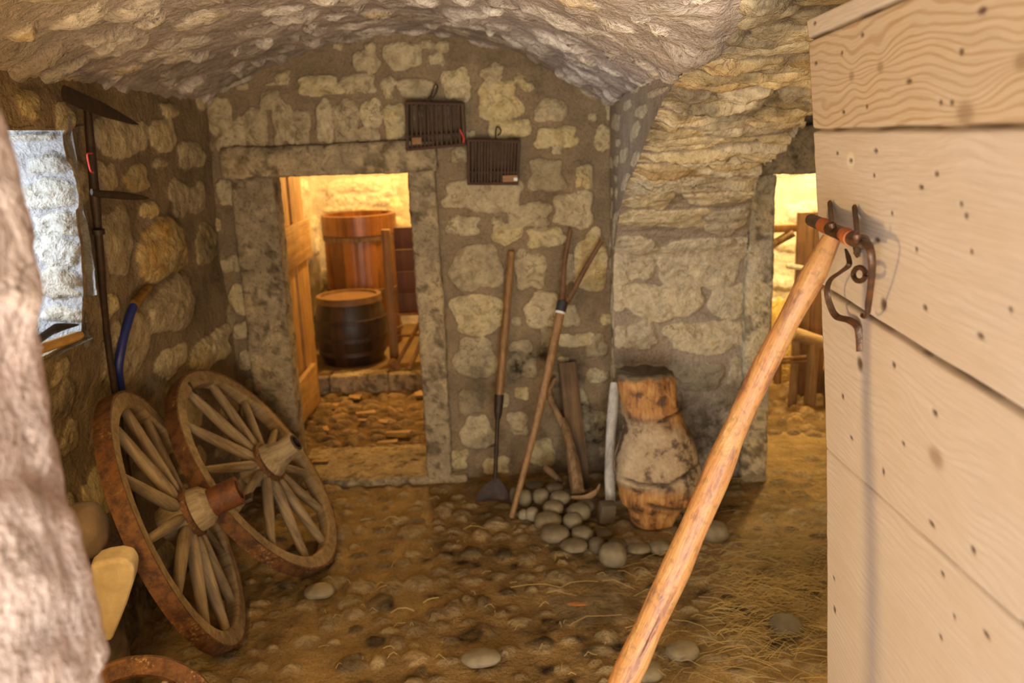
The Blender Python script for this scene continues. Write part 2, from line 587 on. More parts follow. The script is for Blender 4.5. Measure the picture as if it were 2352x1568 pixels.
# ------------------------------------------------------------------ masonry surfaces
def stone(u, v, a, b, rot=0.0, p=3.2, h=0.016, tint=None, dirt=0.0, edge=0.16):
    return dict(u=u, v=v, a=a, b=b, rot=rot, p=p, h=h, tint=0.15 + random.random() * 0.6 if tint is None else tint, dirt=dirt, edge=edge, ph=[random.random() * 6.28 for _ in range(5)], lump=random.random() * 40)


def from_px(lst, rx, ry, sc, hit, **kw):
    out = []
    for it in lst:
        cx, cy, w, h = it[:4]
        ex = dict(kw)
        if len(it) > 4:
            ex.update(it[4])
        px, py, w, h = rx + cx / sc, ry + cy / sc, w / sc, h / sc
        q = [hit(px, py), hit(px - w / 2, py), hit(px + w / 2, py), hit(px, py - h / 2), hit(px, py + h / 2)]
        if any(k is None for k in q):
            continue
        out.append(stone(q[0][0], q[0][1], abs(q[2][0] - q[1][0]) / 2, abs(q[3][1] - q[4][1]) / 2, **ex))
    return out


def filler(stones, u0, u1, v0, v1, n, amin, amax, asp=(0.6, 1.2), gap=0.012, rng=random, **kw):
    for _ in range(n):
        a = rng.uniform(amin, amax)
        b = a * rng.uniform(*asp)
        u, v = rng.uniform(u0, u1), rng.uniform(v0, v1)
        ok = True
        for s in stones:
            if abs(s['u'] - u) < (s['a'] + a + gap) and abs(s['v'] - v) < (s['b'] + b + gap):
                ok = False
                break
        if ok:
            stones.append(stone(u, v, a, b, rot=rng.uniform(-0.2, 0.2), **kw))
    return stones


def field(U, V, stones, seed=0.0):
    """height, stone mask, tint, dirt on a regular grid"""
    H = np.zeros(U.shape)
    Mk = np.zeros(U.shape)
    T = np.full(U.shape, 0.3)
    D = np.zeros(U.shape)
    uu, vv = U[0, :], V[:, 0]
    for s in stones:
        R = max(s['a'], s['b']) * 1.5 + 0.01
        i0, i1 = np.searchsorted(uu, [s['u'] - R, s['u'] + R])
        j0, j1 = np.searchsorted(vv, [s['v'] - R, s['v'] + R])
        if i1 - i0 < 2 or j1 - j0 < 2:
            continue
        du, dv = U[j0:j1, i0:i1] - s['u'], V[j0:j1, i0:i1] - s['v']
        wq = np.stack([U[j0:j1, i0:i1] * 22, V[j0:j1, i0:i1] * 22, np.full_like(du, 5.5)], -1)
        wa = min(0.028, 0.45 * min(s['a'], s['b']))
        du = du + wa * (fbm(wq, 3) - 0.5)
        dv = dv + wa * (fbm(wq + 31.7, 3) - 0.5)
        c, sn = math.cos(s['rot']), math.sin(s['rot'])
        x, y = (c * du + sn * dv) / s['a'], (-sn * du + c * dv) / s['b']
        th = np.arctan2(y, x)
        rr = 1 + sum(am * np.cos(k * th + s['ph'][k - 2]) for k, am in ((2, 0.04), (3, 0.08), (4, 0.05), (5, 0.05), (6, 0.03)))
        d = (np.abs(x) ** s['p'] + np.abs(y) ** s['p']) ** (1 / s['p']) / rr
        m = np.clip((1 - d) / s['edge'] + 0.5, 0, 1)
        m = m * m * (3 - 2 * m)
        Q = np.stack([du * 28 + s['lump'], dv * 28, np.full_like(du, s['lump'])], -1)
        lum = fbm(Q, 3)
        hh = s['h'] * (np.clip(1 - d * d * 0.55, 0, 1)) * (0.55 + 0.9 * lum)
        bl = m > Mk[j0:j1, i0:i1]
        H[j0:j1, i0:i1] = np.maximum(H[j0:j1, i0:i1], hh * m)
        T[j0:j1, i0:i1] = np.where(bl, s['tint'] + 0.25 * (lum - 0.5), T[j0:j1, i0:i1])
        D[j0:j1, i0:i1] = np.where(bl, s['dirt'] * m * (0.3 + 1.4 * np.clip(lum - 0.2, 0, 1)), D[j0:j1, i0:i1])
        Mk[j0:j1, i0:i1] = np.maximum(Mk[j0:j1, i0:i1], m)
    return H, Mk, T, D


def surface(name, fn, u0, u1, v0, v1, step, stones, mat, keep=None, rough=0.006, rfreq=14, big=0.0, bfreq=2.5, flip=False, dirtfn=None, parent=None, extra=None, label=None, seed=0.0, kind='structure', ridge=0.0, rscale=(1, 1, 1), damp=None):
    nu, nv = max(3, int((u1 - u0) / step)), max(3, int((v1 - v0) / step))
    U, V = np.meshgrid(np.linspace(u0, u1, nu), np.linspace(v0, v1, nv))
    P = np.stack(fn(U, V), -1).astype(float)
    du = np.gradient(P, axis=1)
    dv = np.gradient(P, axis=0)
    Nn = np.cross(du, dv)
    Nn /= np.linalg.norm(Nn, axis=-1, keepdims=True) + 1e-12
    if flip:
        Nn = -Nn
    H, Mk, T, D = field(U, V, stones)
    Q = P * np.array(rscale)
    H = H + rough * (fbm(Q * rfreq + seed, 4) - 0.5) * 2
    if big:
        H = H + big * (fbm(P * bfreq + 3.1 + seed, 2) - 0.5) * 2
    if ridge:
        r_ = 1 - np.abs(fbm(Q * rfreq * 0.8 + 9.7 + seed, 4) - 0.5) * 4
        H = H + ridge * (r_ - 0.5)
    if extra is not None:
        H = H + extra(U, V, P)
    if damp is not None:
        H = H * damp(U, V)
    P = P + Nn * H[..., None]
    if dirtfn is not None:
        D = np.clip(D + dirtfn(U, V, P), 0, 1)
    idx = np.arange(nu * nv).reshape(nv, nu)
    q = np.stack([idx[:-1, :-1], idx[:-1, 1:], idx[1:, 1:], idx[1:, :-1]], -1)
    if flip:
        q = q[..., ::-1]
    if keep is not None:
        uc = (U[:-1, :-1] + U[1:, 1:]) / 2
        vc = (V[:-1, :-1] + V[1:, 1:]) / 2
        q = q[keep(uc, vc)]
    q = q.reshape(-1, 4)
    used = np.unique(q)
    re = np.full(nu * nv, -1)
    re[used] = np.arange(len(used))
    me = mesh_np(name, P.reshape(-1, 3)[used], re[q], {'stone': Mk.ravel()[used], 'tint': T.ravel()[used], 'dirt': D.ravel()[used]})
    o = link(name, me, mat, parent)
    if parent is None:
        props(o, label, None, None, kind)
    return o


def blob(u, v, cu, cv, a, b):
    return np.exp(-(((u - cu) / a) ** 2 + ((v - cv) / b) ** 2))


XL, YB = -1.45, 4.40
DX0, DX1, DZ = -1.14, -0.48, 1.61           # doorway to the storeroom
RX0, RX1, RZ = 1.285, 2.02, 1.545           # doorway to the side room
YP = 4.27                                   # face of the pier

# ---- back wall
hitB = lambda px, py: (lambda p: (p[0], p[2]))(atY(px, py, YB - 0.01))
A_ = [(65, 540, 135, 300), (165, 590, 60, 180), (255, 560, 130, 230), (340, 410, 115, 110), (395, 275, 105, 60), (185, 335, 70, 35), (375, 318, 130, 22),
      (410, 540, 120, 240), (515, 560, 90, 200), (640, 530, 95, 235), (755, 530, 140, 245), (895, 485, 110, 165), (880, 595, 115, 90), (1020, 530, 115, 210),
      (610, 330, 235, 115), (825, 318, 185, 105), (985, 318, 85, 70), (987, 370, 45, 60), (865, 195, 135, 130), (892, 120, 50, 60, dict(rot=0.6)), (1065, 165, 205, 155),
      (1200, 105, 95, 45), (1285, 115, 75, 62), (1255, 182, 92, 66), (1140, 340, 195, 112), (1365, 320, 155, 170), (1560, 265, 125, 100, dict(rot=0.5)),
      (1600, 415, 235, 215, dict(tint=0.75)), (1650, 325, 75, 55), (1735, 315, 120, 55, dict(rot=-0.8)), (1655, 565, 235, 112, dict(tint=0.72)), (1885, 465, 172, 130), (1920, 615, 245, 110),
      (1920, 675, 62, 60), (1860, 825, 192, 185), (2070, 830, 95, 125), (2010, 1010, 225, 190, dict(tint=0.35)), (1385, 710, 95, 85), (1520, 930, 435, 180, dict(tint=0.3)), (1770, 1040, 230, 132),
      (1400, 1100, 180, 108), (1640, 1145, 165, 115), (1860, 1165, 215, 105), (2240, 460, 110, 120), (2175, 620, 90, 150), (2115, 500, 50, 40), (1440, 605, 62, 52), (1585, 1075, 60, 40)]
B_ = [(335, 635, 345, 290), (700, 645, 205, 255), (1110, 600, 220, 390, dict(tint=0.78)), (350, 945, 335, 280, dict(tint=0.66, h=0.022)), (790, 920, 235, 250), (970, 960, 110, 150), (330, 1245, 270, 270, dict(dirt=0.35)),
      (640, 1165, 150, 90, dict(dirt=0.3)), (650, 1290, 200, 170, dict(dirt=0.5, h=0.02)), (1000, 1120, 250, 90), (1150, 1160, 140, 150, dict(dirt=0.3)), (950, 650, 90, 200, dict(tint=0.1)), (1150, 1360, 150, 90), (820, 1110, 100, 150, dict(dirt=0.5))]
C_ = [(160, 1030, 150, 160), (355, 985, 90, 110), (470, 1130, 130, 120, dict(dirt=0.4)), (130, 880, 120, 110, dict(dirt=0.4)), (720, 1000, 120, 150, dict(dirt=0.5)), (640, 900, 110, 150, dict(dirt=0.4)), (60, 1160, 110, 90), (250, 1190, 130, 80)]
kb = dict(edge=0.11, h=0.022, p=3.8)
SB = from_px(A_, 480, 60, 2.4, hitB, **kb) + from_px(B_, 980, 400, 2.94, hitB, **kb) + from_px(C_, 1020, 500, 2.09, hitB, **kb)
filler(SB, -1.5, -0.36, 1.78, 2.3, 60, 0.02, 0.045, gap=0.02)
filler(SB, -0.33, 0.5, 0.05, 1.6, 160, 0.02, 0.06, gap=0.018)
filler(SB, -1.5, -1.36, 0.1, 1.7, 60, 0.03, 0.06, (0.8, 1.6), gap=0.014)


def dirt_shadeB(u, v, P):
    d = 0.75 * blob(u, v, 0.12, 0.62, 0.17, 0.10) + 0.8 * blob(u, v, 0.25, 0.45, 0.20, 0.20) + 0.55 * blob(u, v, -0.15, 0.50, 0.12, 0.14)
    d = d + 0.8 * blob(u, v, 0.42, 0.35, 0.12, 0.22) + 0.5 * blob(u, v, -0.1, 0.22, 0.5, 0.06)
    d = d + 0.7 * np.clip(0.18 - v, 0, 1) * 4 * (u > -0.35)
    n = fbm(np.stack([u * 9, v * 9, u * 0], -1), 4)
    hole = 1.2 * blob(u, v, *hitB(1253, 818), 0.022, 0.014)  # shade inside the wall hole, painted dark over its real recess
    return d * sstep(0.36, 0.62, n) + hole + 0.35 * sstep(0.62, 0.75, fbm(np.stack([u * 5, v * 5, u * 0 + 4], -1), 4))


hole_c = hitB(1253, 818)
surface('wall_back', lambda u, v: (u, 0 * u + YB, v), -1.62, 0.66, -0.05, 2.45, 0.0075, SB, M_WALL,
        keep=lambda u, v: ~((u > DX0 - 0.08) & (u < DX1 + 0.06) & (v < DZ + 0.05)), rough=0.005, rfreq=16, big=0.012, dirtfn=dirt_shadeB,
        extra=lambda u, v, P: -0.05 * blob(u, v, hole_c[0], hole_c[1], 0.02, 0.013), label='back wall of cream rubble stones set in brown mortar')

# ---- left wall with the window niche
hitL = lambda px, py: (lambda p: (p[1], p[2]))(atX(px, py, XL))
L1 = [(780, 600, 330, 260), (1040, 590, 180, 200), (680, 860, 150, 200), (880, 870, 150, 180, dict(tint=0.8)), (1030, 770, 95, 60), (1220, 720, 165, 170), (1150, 990, 120, 240), (1262, 1000, 110, 190), (960, 1070, 110, 100, dict(tint=0.8)),
      (760, 1270, 200, 430), (1045, 1330, 310, 370, dict(tint=0.88, h=0.05)), (1335, 1290, 150, 250, dict(tint=0.7, dirt=0.5)), (1410, 610, 150, 170), (1090, 430, 110, 90), (1440, 1020, 90, 240), (170, 390, 130, 190, dict(tint=0.7, dirt=0.3)), (400, 480, 120, 200)]
L2 = [(1130, 275, 280, 340, dict(tint=0.2, h=0.04)), (900, 560, 260, 460, dict(h=0.02)), (1370, 560, 230, 230, dict(tint=0.6, h=0.03)), (735, 285, 90, 160), (1480, 370, 60, 180), (1150, 640, 160, 200), (560, 880, 150, 250, dict(dirt=0.6, tint=0.1)), (480, 1180, 120, 200, dict(dirt=0.7, tint=0.1)), (480, 700, 120, 160, dict(tint=0.2, dirt=0.4))]
SL = from_px(L1, 0, 100, 2.8, hitL, edge=0.2, h=0.02) + from_px(L2, 0, 600, 2.8, hitL, edge=0.22, h=0.02)
filler(SL, 0.9, 4.4, 0.05, 2.0, 260, 0.05, 0.12, (0.5, 1.0), gap=0.02, h=0.02)
WY0, WY1, WZ0, WZ1 = 2.42, 2.94, 1.17, 1.86


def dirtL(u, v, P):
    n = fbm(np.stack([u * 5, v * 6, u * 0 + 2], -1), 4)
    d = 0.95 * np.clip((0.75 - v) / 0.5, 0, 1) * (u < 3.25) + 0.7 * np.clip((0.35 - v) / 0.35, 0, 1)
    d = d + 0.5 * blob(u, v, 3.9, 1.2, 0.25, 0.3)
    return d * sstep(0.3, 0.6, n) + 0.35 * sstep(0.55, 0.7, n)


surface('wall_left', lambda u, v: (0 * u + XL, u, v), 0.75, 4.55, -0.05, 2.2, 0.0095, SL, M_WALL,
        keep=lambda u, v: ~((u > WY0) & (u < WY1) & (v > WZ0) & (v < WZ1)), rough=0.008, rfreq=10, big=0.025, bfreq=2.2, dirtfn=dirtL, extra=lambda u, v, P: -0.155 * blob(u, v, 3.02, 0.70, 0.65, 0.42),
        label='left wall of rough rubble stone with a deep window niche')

# window niche: splayed reveals, head and sill
win = empty('window_1', (XL, 2.7, WZ0), 'deep splayed window niche of chalky white stone in the left wall', kind='structure')
hitN = lambda px, py: (lambda p: (p[0], p[2]))(atY(px, py, 3.0))
SN = from_px([(330, 770, 260, 130), (330, 965, 380, 200), (390, 1160, 310, 150), (390, 1330, 300, 200), (400, 1500, 260, 130), (130, 500, 150, 130), (230, 600, 330, 50)], 0, 100, 2.8, hitN, h=0.03, edge=0.22, tint=None)
SN += from_px([(420, 330, 300, 100), (380, 180, 280, 100)], 0, 600, 2.8, hitN, h=0.025, edge=0.22)
filler(SN, -2.05, -1.46, 1.15, 1.9, 60, 0.03, 0.08, (0.5, 0.9))


def wparent(o):
    o.parent = win
    o.matrix_parent_inverse = Matrix.Translation(win.location).inverted()
    return o


wparent(surface('reveal', lambda u, v: (np.minimum(u, np.where(v > 1.3, -1.417, -1.47)), 2.965 + (-1.45 - u) * 0.2, v), -2.1, -1.415, 1.12, 1.9, 0.007, SN, M_NICHE, rough=0.01, rfreq=22, parent=win))
wparent(surface('reveal', lambda u, v: (u, WY0 - (-1.45 - u) * 0.1, v), -2.1, -1.44, 1.12, 1.9, 0.02, [], M_NICHE, rough=0.01, flip=True, parent=win))
wparent(surface('head', lambda u, v: (u, v, 0 * u + WZ1 + 0.005), -2.1, -1.44, 2.3, 3.12, 0.02, [], M_NICHE, rough=0.012, flip=True, parent=win))
wparent(surface('sill', lambda u, v: (u, v, 0 * u + WZ0 - 0.015), -2.1, -1.455, 2.3, 2.965, 0.012, [], M_DRESS, rough=0.006, parent=win))

# ---- pier and the corbelled springing of the vault over it
prof = [(YP + 0.02, -0.05), (YP + 0.01, 0.5), (YP, 1.10), (4.19, 1.24), (4.03, 1.40), (3.80, 1.54), (3.45, 1.665), (3.15, 1.79), (2.87, 1.885), (2.5, 1.965), (2.2, 2.05), (1.9, 2.14), (1.5, 2.26), (1.2, 2.36)]
pf = np.array(spline(prof, 160))
sarc = np.concatenate([[0], np.cumsum(np.linalg.norm(np.diff(pf, axis=0), axis=1))])


def prof_at(s):
    return np.interp(s, sarc, pf[:, 0]), np.interp(s, sarc, pf[:, 1])


def hitP(px, py):
    d = ray(px, py)
    for i in range(len(pf) - 1):
        # n = segment normal in the (y,z) plane
        e = pf[i + 1] - pf[i]
        nrm = np.array([-e[1], e[0]])
        den = nrm[0] * d[1] + nrm[1] * d[2]
        if abs(den) < 1e-9:
            continue
        t = (nrm[0] * (pf[i][0]) + nrm[1] * (pf[i][1] - EYE[2])) / den
        y, z = t * d[1], EYE[2] + t * d[2]
        k = ((y - pf[i][0]) * e[0] + (z - pf[i][1]) * e[1]) / (e @ e)
        if -0.01 <= k <= 1.01 and t > 0:
            return (t * d[0], sarc[i] + k * (sarc[i + 1] - sarc[i]))
    return None


P_ = [(1600, 290, 600, 125), (2020, 310, 270, 180, dict(tint=0.25)), (1390, 545, 310, 320, dict(tint=0.35)), (1860, 560, 620, 320), (1600, 850, 515, 255, dict(tint=0.55, h=0.026)), (2030, 860, 245, 215), (1450, 1090, 195, 195, dict(tint=0.2)), (1890, 1095, 535, 215),
      (1510, 165, 330, 105, dict(tint=0.75)), (1980, 150, 440, 80), (1700, 40, 690, 90), (2130, 40, 200, 80), (1300, 830, 90, 190), (1830, 1360, 350, 180, dict(dirt=0.4, tint=0.1)), (2100, 1340, 120, 200, dict(dirt=0.3)), (1310, 1100, 80, 150)]
SP = from_px(P_, 980, 400, 2.94, hitP, h=0.022, edge=0.14, p=3.6)
s0 = float(np.interp(1.52, pf[:, 1], sarc))
s = s0
rowh = 0.036
while s < sarc[-1] - 0.1:
    h_ = random.uniform(0.7, 1.5) * rowh
    x = 0.5
    while x < 2.1:
        w_ = random.uniform(0.10, 0.42)
        ss = s + random.uniform(-0.012, 0.012)
        SP.append(stone(x + w_ / 2, ss, w_ / 2 - 0.004, h_ * 0.44, rot=random.uniform(-0.06, 0.10), h=random.uniform(0.012, 0.05), p=4.5, edge=0.22, tint=random.choice([0.25, 0.5, 0.8, 0.92, 1.0]) * random.uniform(0.85, 1.05)))
        x += w_ + 0.006
    s += h_
    rowh = min(0.07, rowh * 1.03)
filler(SP, 0.5, 1.2, 0.05, 0.75, 60, 0.04, 0.09, (0.6, 0.9), dirt=0.45, tint=0.15)


_bp = [hitP(*p) for p in ((1722, 1000), (1720, 620), (1724, 470), (1743, 390), (1770, 344), (1808, 318), (1862, 249))]
LIM_X = [p[0] for p in _bp] + [9.0]
LIM_S = [p[1] for p in _bp] + [_bp[-1][1] + 0.03]


def keepP(u, v):
    return u < np.interp(v, LIM_S, LIM_X) + 0.02 * (fbm(np.stack([v * 14, u * 0, u * 0], -1), 2) - 0.5)


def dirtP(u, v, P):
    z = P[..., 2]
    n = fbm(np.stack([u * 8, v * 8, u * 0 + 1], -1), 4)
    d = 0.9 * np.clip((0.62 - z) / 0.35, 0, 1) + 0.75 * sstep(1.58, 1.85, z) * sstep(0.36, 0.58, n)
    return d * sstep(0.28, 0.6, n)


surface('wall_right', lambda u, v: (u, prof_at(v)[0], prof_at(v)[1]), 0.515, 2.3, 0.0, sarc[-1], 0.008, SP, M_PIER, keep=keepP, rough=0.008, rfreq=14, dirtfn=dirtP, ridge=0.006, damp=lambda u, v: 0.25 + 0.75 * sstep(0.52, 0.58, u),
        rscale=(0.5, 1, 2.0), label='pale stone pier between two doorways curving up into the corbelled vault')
# the return of the pier towards the back wall
SR = filler([], 0.05, 0.95, 0.1, 3.2, 200, 0.06, 0.14, (0.5, 1.2), gap=0.03, h=0.008, tint=0.35)
surface('wall_right', lambda u, v: (0.519 + 0 * u, prof_at(v)[0] + (YB + 0.02 - prof_at(v)[0]) * u, prof_at(v)[1] + 0 * u), 0.0, 1.0, 0.0, sarc[-1], 0.012, SR, M_PIER,
        rough=0.003, flip=True, label='narrow stone return of the pier beside the back wall')
# wall over and beside the side-room doorway
surface('wall_back', lambda u, v: (u, 0 * u + YP + 0.03, v), 1.05, 2.6, -0.05, 2.4, 0.014, filler([], 1.7, 2.6, 0.1, 2.3, 60, 0.05, 0.12), M_WALL,
        keep=lambda u, v: ~((u > RX0 - 0.08) & (u < RX1 + 0.06) & (v < RZ + 0.06)), rough=0.008, label='stone wall around the side room doorway')


# ---- ceiling vault
def zc(x, y):
    k = np.clip((x + 0.43) / np.where(x < -0.43, 1.03, 0.93), -1.03, 1.0)
    a = 2.26 - np.where(x < -0.43, 0.25, 0.33) * k ** 2
    a = a + np.clip(x - 0.5, 0, 0.8) * 0.38
    a = a + 0.24 * sstep(0.25, 0.55, x) * (1 - sstep(1.6, 2.6, y)) + 0.10 * (1 - sstep(1.2, 2.2, y))
    return a + 0.012 * np.sin(y * 2.1 + x * 3)


SCe = []
filler(SCe, -1.6, 2.3, 0.7, 4.5, 1500, 0.02, 0.12, (0.3, 0.8), gap=0.0, h=0.03, edge=0.3, p=2.8)
for s_ in SCe:
    s_['rot'] = random.uniform(-0.5, 0.5)
    s_['h'] = random.uniform(0.008, 0.034)
    s_['tint'] = random.random() ** 1.1
surface('ceiling', lambda u, v: (u, v, zc(u, v)), -1.62, 2.35, 0.75, 4.5, 0.0115, SCe, M_CEIL, rough=0.013, rfreq=13, big=0.015, bfreq=3, flip=True, ridge=0.008,
        dirtfn=lambda u, v, P: 0.35 * sstep(0.56, 0.7, fbm(np.stack([u * 4, v * 4, u * 0], -1), 4)), label='low vaulted ceiling of rough plastered stone')

# ---- front wall, its doorway and the far right wall (outside the picture, close the room)
NX = -0.413
SJ = filler([], 0.0, 0.85, 0.1, 2.3, 60, 0.06, 0.16, (0.6, 1.2), gap=0.02, h=0.02)
surface('wall_front', lambda u, v: (NX - 0.045 * (v - 1.5), u, v), 0.0, 0.8, -0.05, 2.35, 0.008, SJ, M_NEAR, rough=0.012, rfreq=18, big=0.012,
        bfreq=7, extra=lambda u, v, P: -0.045 * np.clip((u - 0.73) / 0.07, 0, 1) ** 2, label='blurred pinkish stone jamb of the entrance, close at the left')
surface('wall_front', lambda u, v: (u, 0 * u + 0.8, v), -1.6, NX - 0.035, -0.05, 2.3, 0.03, [], M_NEAR, rough=0.01, flip=True, label='inner face of the entrance wall')
mb = MB()
mb.box((0.05, 0.40, 2.40), (1.3, 0.8, 0.5), 0.01)
mb.box((1.46, 0.40, 1.05), (1.62, 0.78, 2.6), 0.01)
props(mb.build('wall_front', M_NEAR), 'entrance wall beside and above the open plank door', kind='structure')
surface('wall_right', lambda u, v: (0 * u + 2.3, u, v), 0.75, 4.4, -0.05, 2.4, 0.03, [], M_WALL, rough=0.012, flip=True, label='far right wall of the cellar behind the open door')

# ---- floor
hitF = lambda px, py: tuple(atZ(px, py, 0.0)[:2])
SF = []
F_ = [(945, 200, 110, 100, 0.7), (1060, 240, 110, 80, 0.6), (1290, 290, 150, 80, 0.6), (720, 345, 170, 80, 0.5), (1180, 365, 110, 70, 0.75), (640, 275, 120, 50, 0.6), (370, 335, 70, 40, 0.8), (165, 60, 150, 60, 0.8), (1115, 490, 140, 70, 0.3),
      (250, 350, 120, 90, 0.45), (180, 690, 170, 110, 0.4), (380, 710, 190, 100, 0.5), (580, 720, 160, 120, 0.35), (770, 690, 180, 100, 0.4), (510, 830, 180, 130, 0.1), (290, 820, 190, 90, 0.4), (330, 905, 150, 70, 0.5), (170, 950, 150, 120, 0.35),
      (740, 990, 150, 80, 0.2), (880, 900, 140, 80, 0.25), (1000, 860, 140, 90, 0.3), (310, 1240, 200, 120, 0.4), (750, 1200, 180, 100, 0.85), (490, 1225, 110, 90, 0.75), (1600, 1110, 190, 90, 0.15), (1200, 830, 100, 80, 0.1), (1500, 520, 130, 70, 0.3),
      (1345, 500, 110, 80, 0.0), (2040, 1060, 150, 90, 0.55), (1720, 640, 220, 90, 0.3), (2260, 1270, 150, 110, 0.6), (2080, 640, 180, 80, 0.4), (630, 1085, 100, 70, 0.2), (1360, 1150, 130, 80, 0.4)]
SF += from_px([(a, b, c, d, dict(tint=e)) for a, b, c, d, e in F_], 700, 1100, 2.94, hitF, h=0.026, p=2.2, edge=0.3)
slab = hitF(1355, 1390)
SF.append(stone(slab[0], slab[1], 0.135, 0.125, rot=0.05, p=7, h=0.006, tint=0.42, edge=0.08))
filler(SF, -1.5, 2.3, 1.2, 4.5, 3400, 0.018, 0.058, (0.55, 0.95), gap=0.005, h=0.015, p=2.2, edge=0.45)
for s_ in SF:
    if random.random() < 0.10 and s_['tint'] < 0.5:
        s_['dirt'] = 0.8
DARK = [hitF(700 + a / 2.94, 1100 + b / 2.94) for a, b in ((520, 470), (1245, 430), (960, 490), (800, 530), (1150, 570), (860, 780), (570, 850), (1250, 650), (1130, 1040), (1100, 1050), (480, 1090), (1560, 1085), (1660, 1085), (1640, 950), (1650, 1000), (1850, 1070), (1900, 1160), (860, 1310), (700, 1320), (1650, 1280), (1850, 1350), (1220, 780), (1340, 505), (1060, 550), (2130, 1160), (1420, 570), (1950, 540))]
DARK += [hitF(a, b) for a, b in ((1615, 1358), (1670, 1365), (1540, 1350), (1700, 1395), (1585, 1488), (1760, 1300), (1850, 1360), (1680, 1540), (1780, 1475), (1500, 1500), (1430, 1480))]


def dirtF(u, v, P):
    n = fbm(np.stack([u * 16, v * 16, u * 0], -1), 4)
    n2 = fbm(np.stack([u * 3, v * 3, u * 0 + 7], -1), 3)
    d = 0 * u
    for i, (a, b) in enumerate(DARK):
        r = 0.022 + 0.012 * ((i * 37) % 7) / 7
        d = d + 1.3 * blob(u, v, a, b, r * 1.25, r)
    d = d * sstep(0.3, 0.5, n)
    d = d + 0.45 * sstep(0.5, 0.68, n2) * sstep(0.35, 0.6, n)
    return d + 0.45 * blob(u, v, 1.0, 2.9, 0.5, 0.35) * sstep(0.35, 0.6, n)


surface('floor', lambda u, v: (u, v, 0 * u), -1.62, 2.35, 0.1, 5.05, 0.0105, SF, M_FLOOR, rough=0.005, rfreq=14, big=0.012, bfreq=2, dirtfn=dirtF,
        extra=lambda u, v, P: -0.012 + 0 * u, label='trodden earth floor with half-buried cobbles')


# ------------------------------------------------------------------ doorway surrounds
def dressed(name, c, d, label, seed, mat=M_DRESS, bow=0.0):
    """rough squared stone block with displaced faces"""
    bm = bmesh.new()
    bmesh.ops.create_cube(bm, size=1)
    for v in bm.verts:
        v.co = Vector((v.co.x * d[0], v.co.y * d[1], v.co.z * d[2]))
    bmesh.ops.bevel(bm, geom=list(bm.edges), offset=0.016, segments=2, affect='EDGES', profile=0.6)
    L = max(d)
    for _ in range(7):
        es = [e for e in bm.edges if e.calc_length() > 0.022]
        if not es or len(bm.verts) > 30000:
            break
        bmesh.ops.subdivide_edges(bm, edges=es, cuts=1, use_grid_fill=True)
    bmesh.ops.triangulate(bm, faces=[f for f in bm.faces if len(f.verts) > 4])
    bm.normal_update()
    P = np.array([v.co + Vector(c) for v in bm.verts])
    nn = np.array([v.normal for v in bm.verts])
    h = 0.018 * (fbm(P * 9 + seed, 4) - 0.5) + 0.012 * (fbm(P * 40 + seed, 3) - 0.5)
    P = P + nn * h[:, None]
    if bow:
        P[:, 0] += bow * np.sin(np.clip((P[:, 2]) / 1.6, 0, 1) * PI)
    for v, p in zip(bm.verts, P):
        v.co = Vector(p) - Vector(c)
    me = bpy.data.meshes.new(name)
    bm.to_mesh(me)
    bm.free()
    n = len(me.vertices)
    tt = fbm(P * 6 + seed, 3)
    dirt = np.clip(0.75 * sstep(0.56, 0.68, fbm(P * 24 + seed, 3)), 0, 1)
    for a, dd in (('stone', np.ones(n)), ('tint', np.clip(tt * 1.6 - 0.3, 0, 1)), ('dirt', dirt)):
        at = me.attributes.new(a, 'FLOAT', 'POINT')
        at.data.foreach_set('value', dd.astype(np.float32))
    o = link(name, me, mat)
    o.location = c
    return props(o, label, None, None, 'structure')


dressed('trim_1', (-1.247, 4.415, 0.80), (0.215, 0.15, 1.66), 'tall grey stone jamb on the left of the storeroom doorway', 1.0)
mb = MB()
mb.box((-1.62, 4.72, 1.1), (0.34, 0.42, 2.3), 0.01)
props(mb.build('wall_left', M_BRIGHT), 'plastered reveal behind the left storeroom jamb', kind='structure')
dressed('trim_2', (-0.415, 4.64, 0.80), (0.135, 0.60, 1.66), 'tall stone jamb on the right of the storeroom doorway', 5.0, bow=0.008)
dressed('trim_3', (-0.86, 4.64, 1.695), (1.06, 0.60, 0.15), 'long stone lintel over the storeroom doorway', 9.0)
dressed('trim_4', (-0.74, 4.60, 0.0), (0.95, 0.52, 0.05), 'low worn stone threshold of the storeroom doorway', 13.0)
dressed('trim_5', (1.225, 4.50, 0.76), (0.13, 0.60, 1.58), 'narrow pale stone jamb on the left of the side room doorway', 17.0, M_PIER)
dressed('trim_6', (1.66, 4.50, 1.66), (0.98, 0.60, 0.22), 'stone lintel over the side room doorway', 21.0)
dressed('trim_7', (2.08, 4.50, 0.76), (0.13, 0.60, 1.58), 'stone jamb on the right of the side room doorway, behind the open door', 25.0, M_PIER)

# ------------------------------------------------------------------ storeroom (behind the left doorway)
hitS = lambda px, py: (lambda p: (p[0], p[2]))(atY(px, py, 7.7))
SS = from_px([(650, 230, 330, 60), (620, 300, 260, 70), (760, 250, 90, 60), (520, 270, 40, 50), (790, 320, 60, 80), (600, 330, 200, 40), (790, 390, 60, 50)], 480, 300, 1.845, hitS, h=0.03, edge=0.22)
filler(SS, -1.8, 0.2, 0.1, 2.3, 120, 0.08, 0.16, (0.4, 0.7), gap=0.02, h=0.025)
surface('wall_back', lambda u, v: (u, 0 * u + 7.7, v), -1.9, 0.4, -0.05, 2.4, 0.014, SS, M_BRIGHT, rough=0.012, rfreq=9, big=0.02, label='bright lamp-lit stone wall at the back of the storeroom')
SS2 = filler([], 4.9, 7.8, 0.1, 2.3, 120, 0.07, 0.15, (0.5, 0.8), gap=0.02, h=0.03)
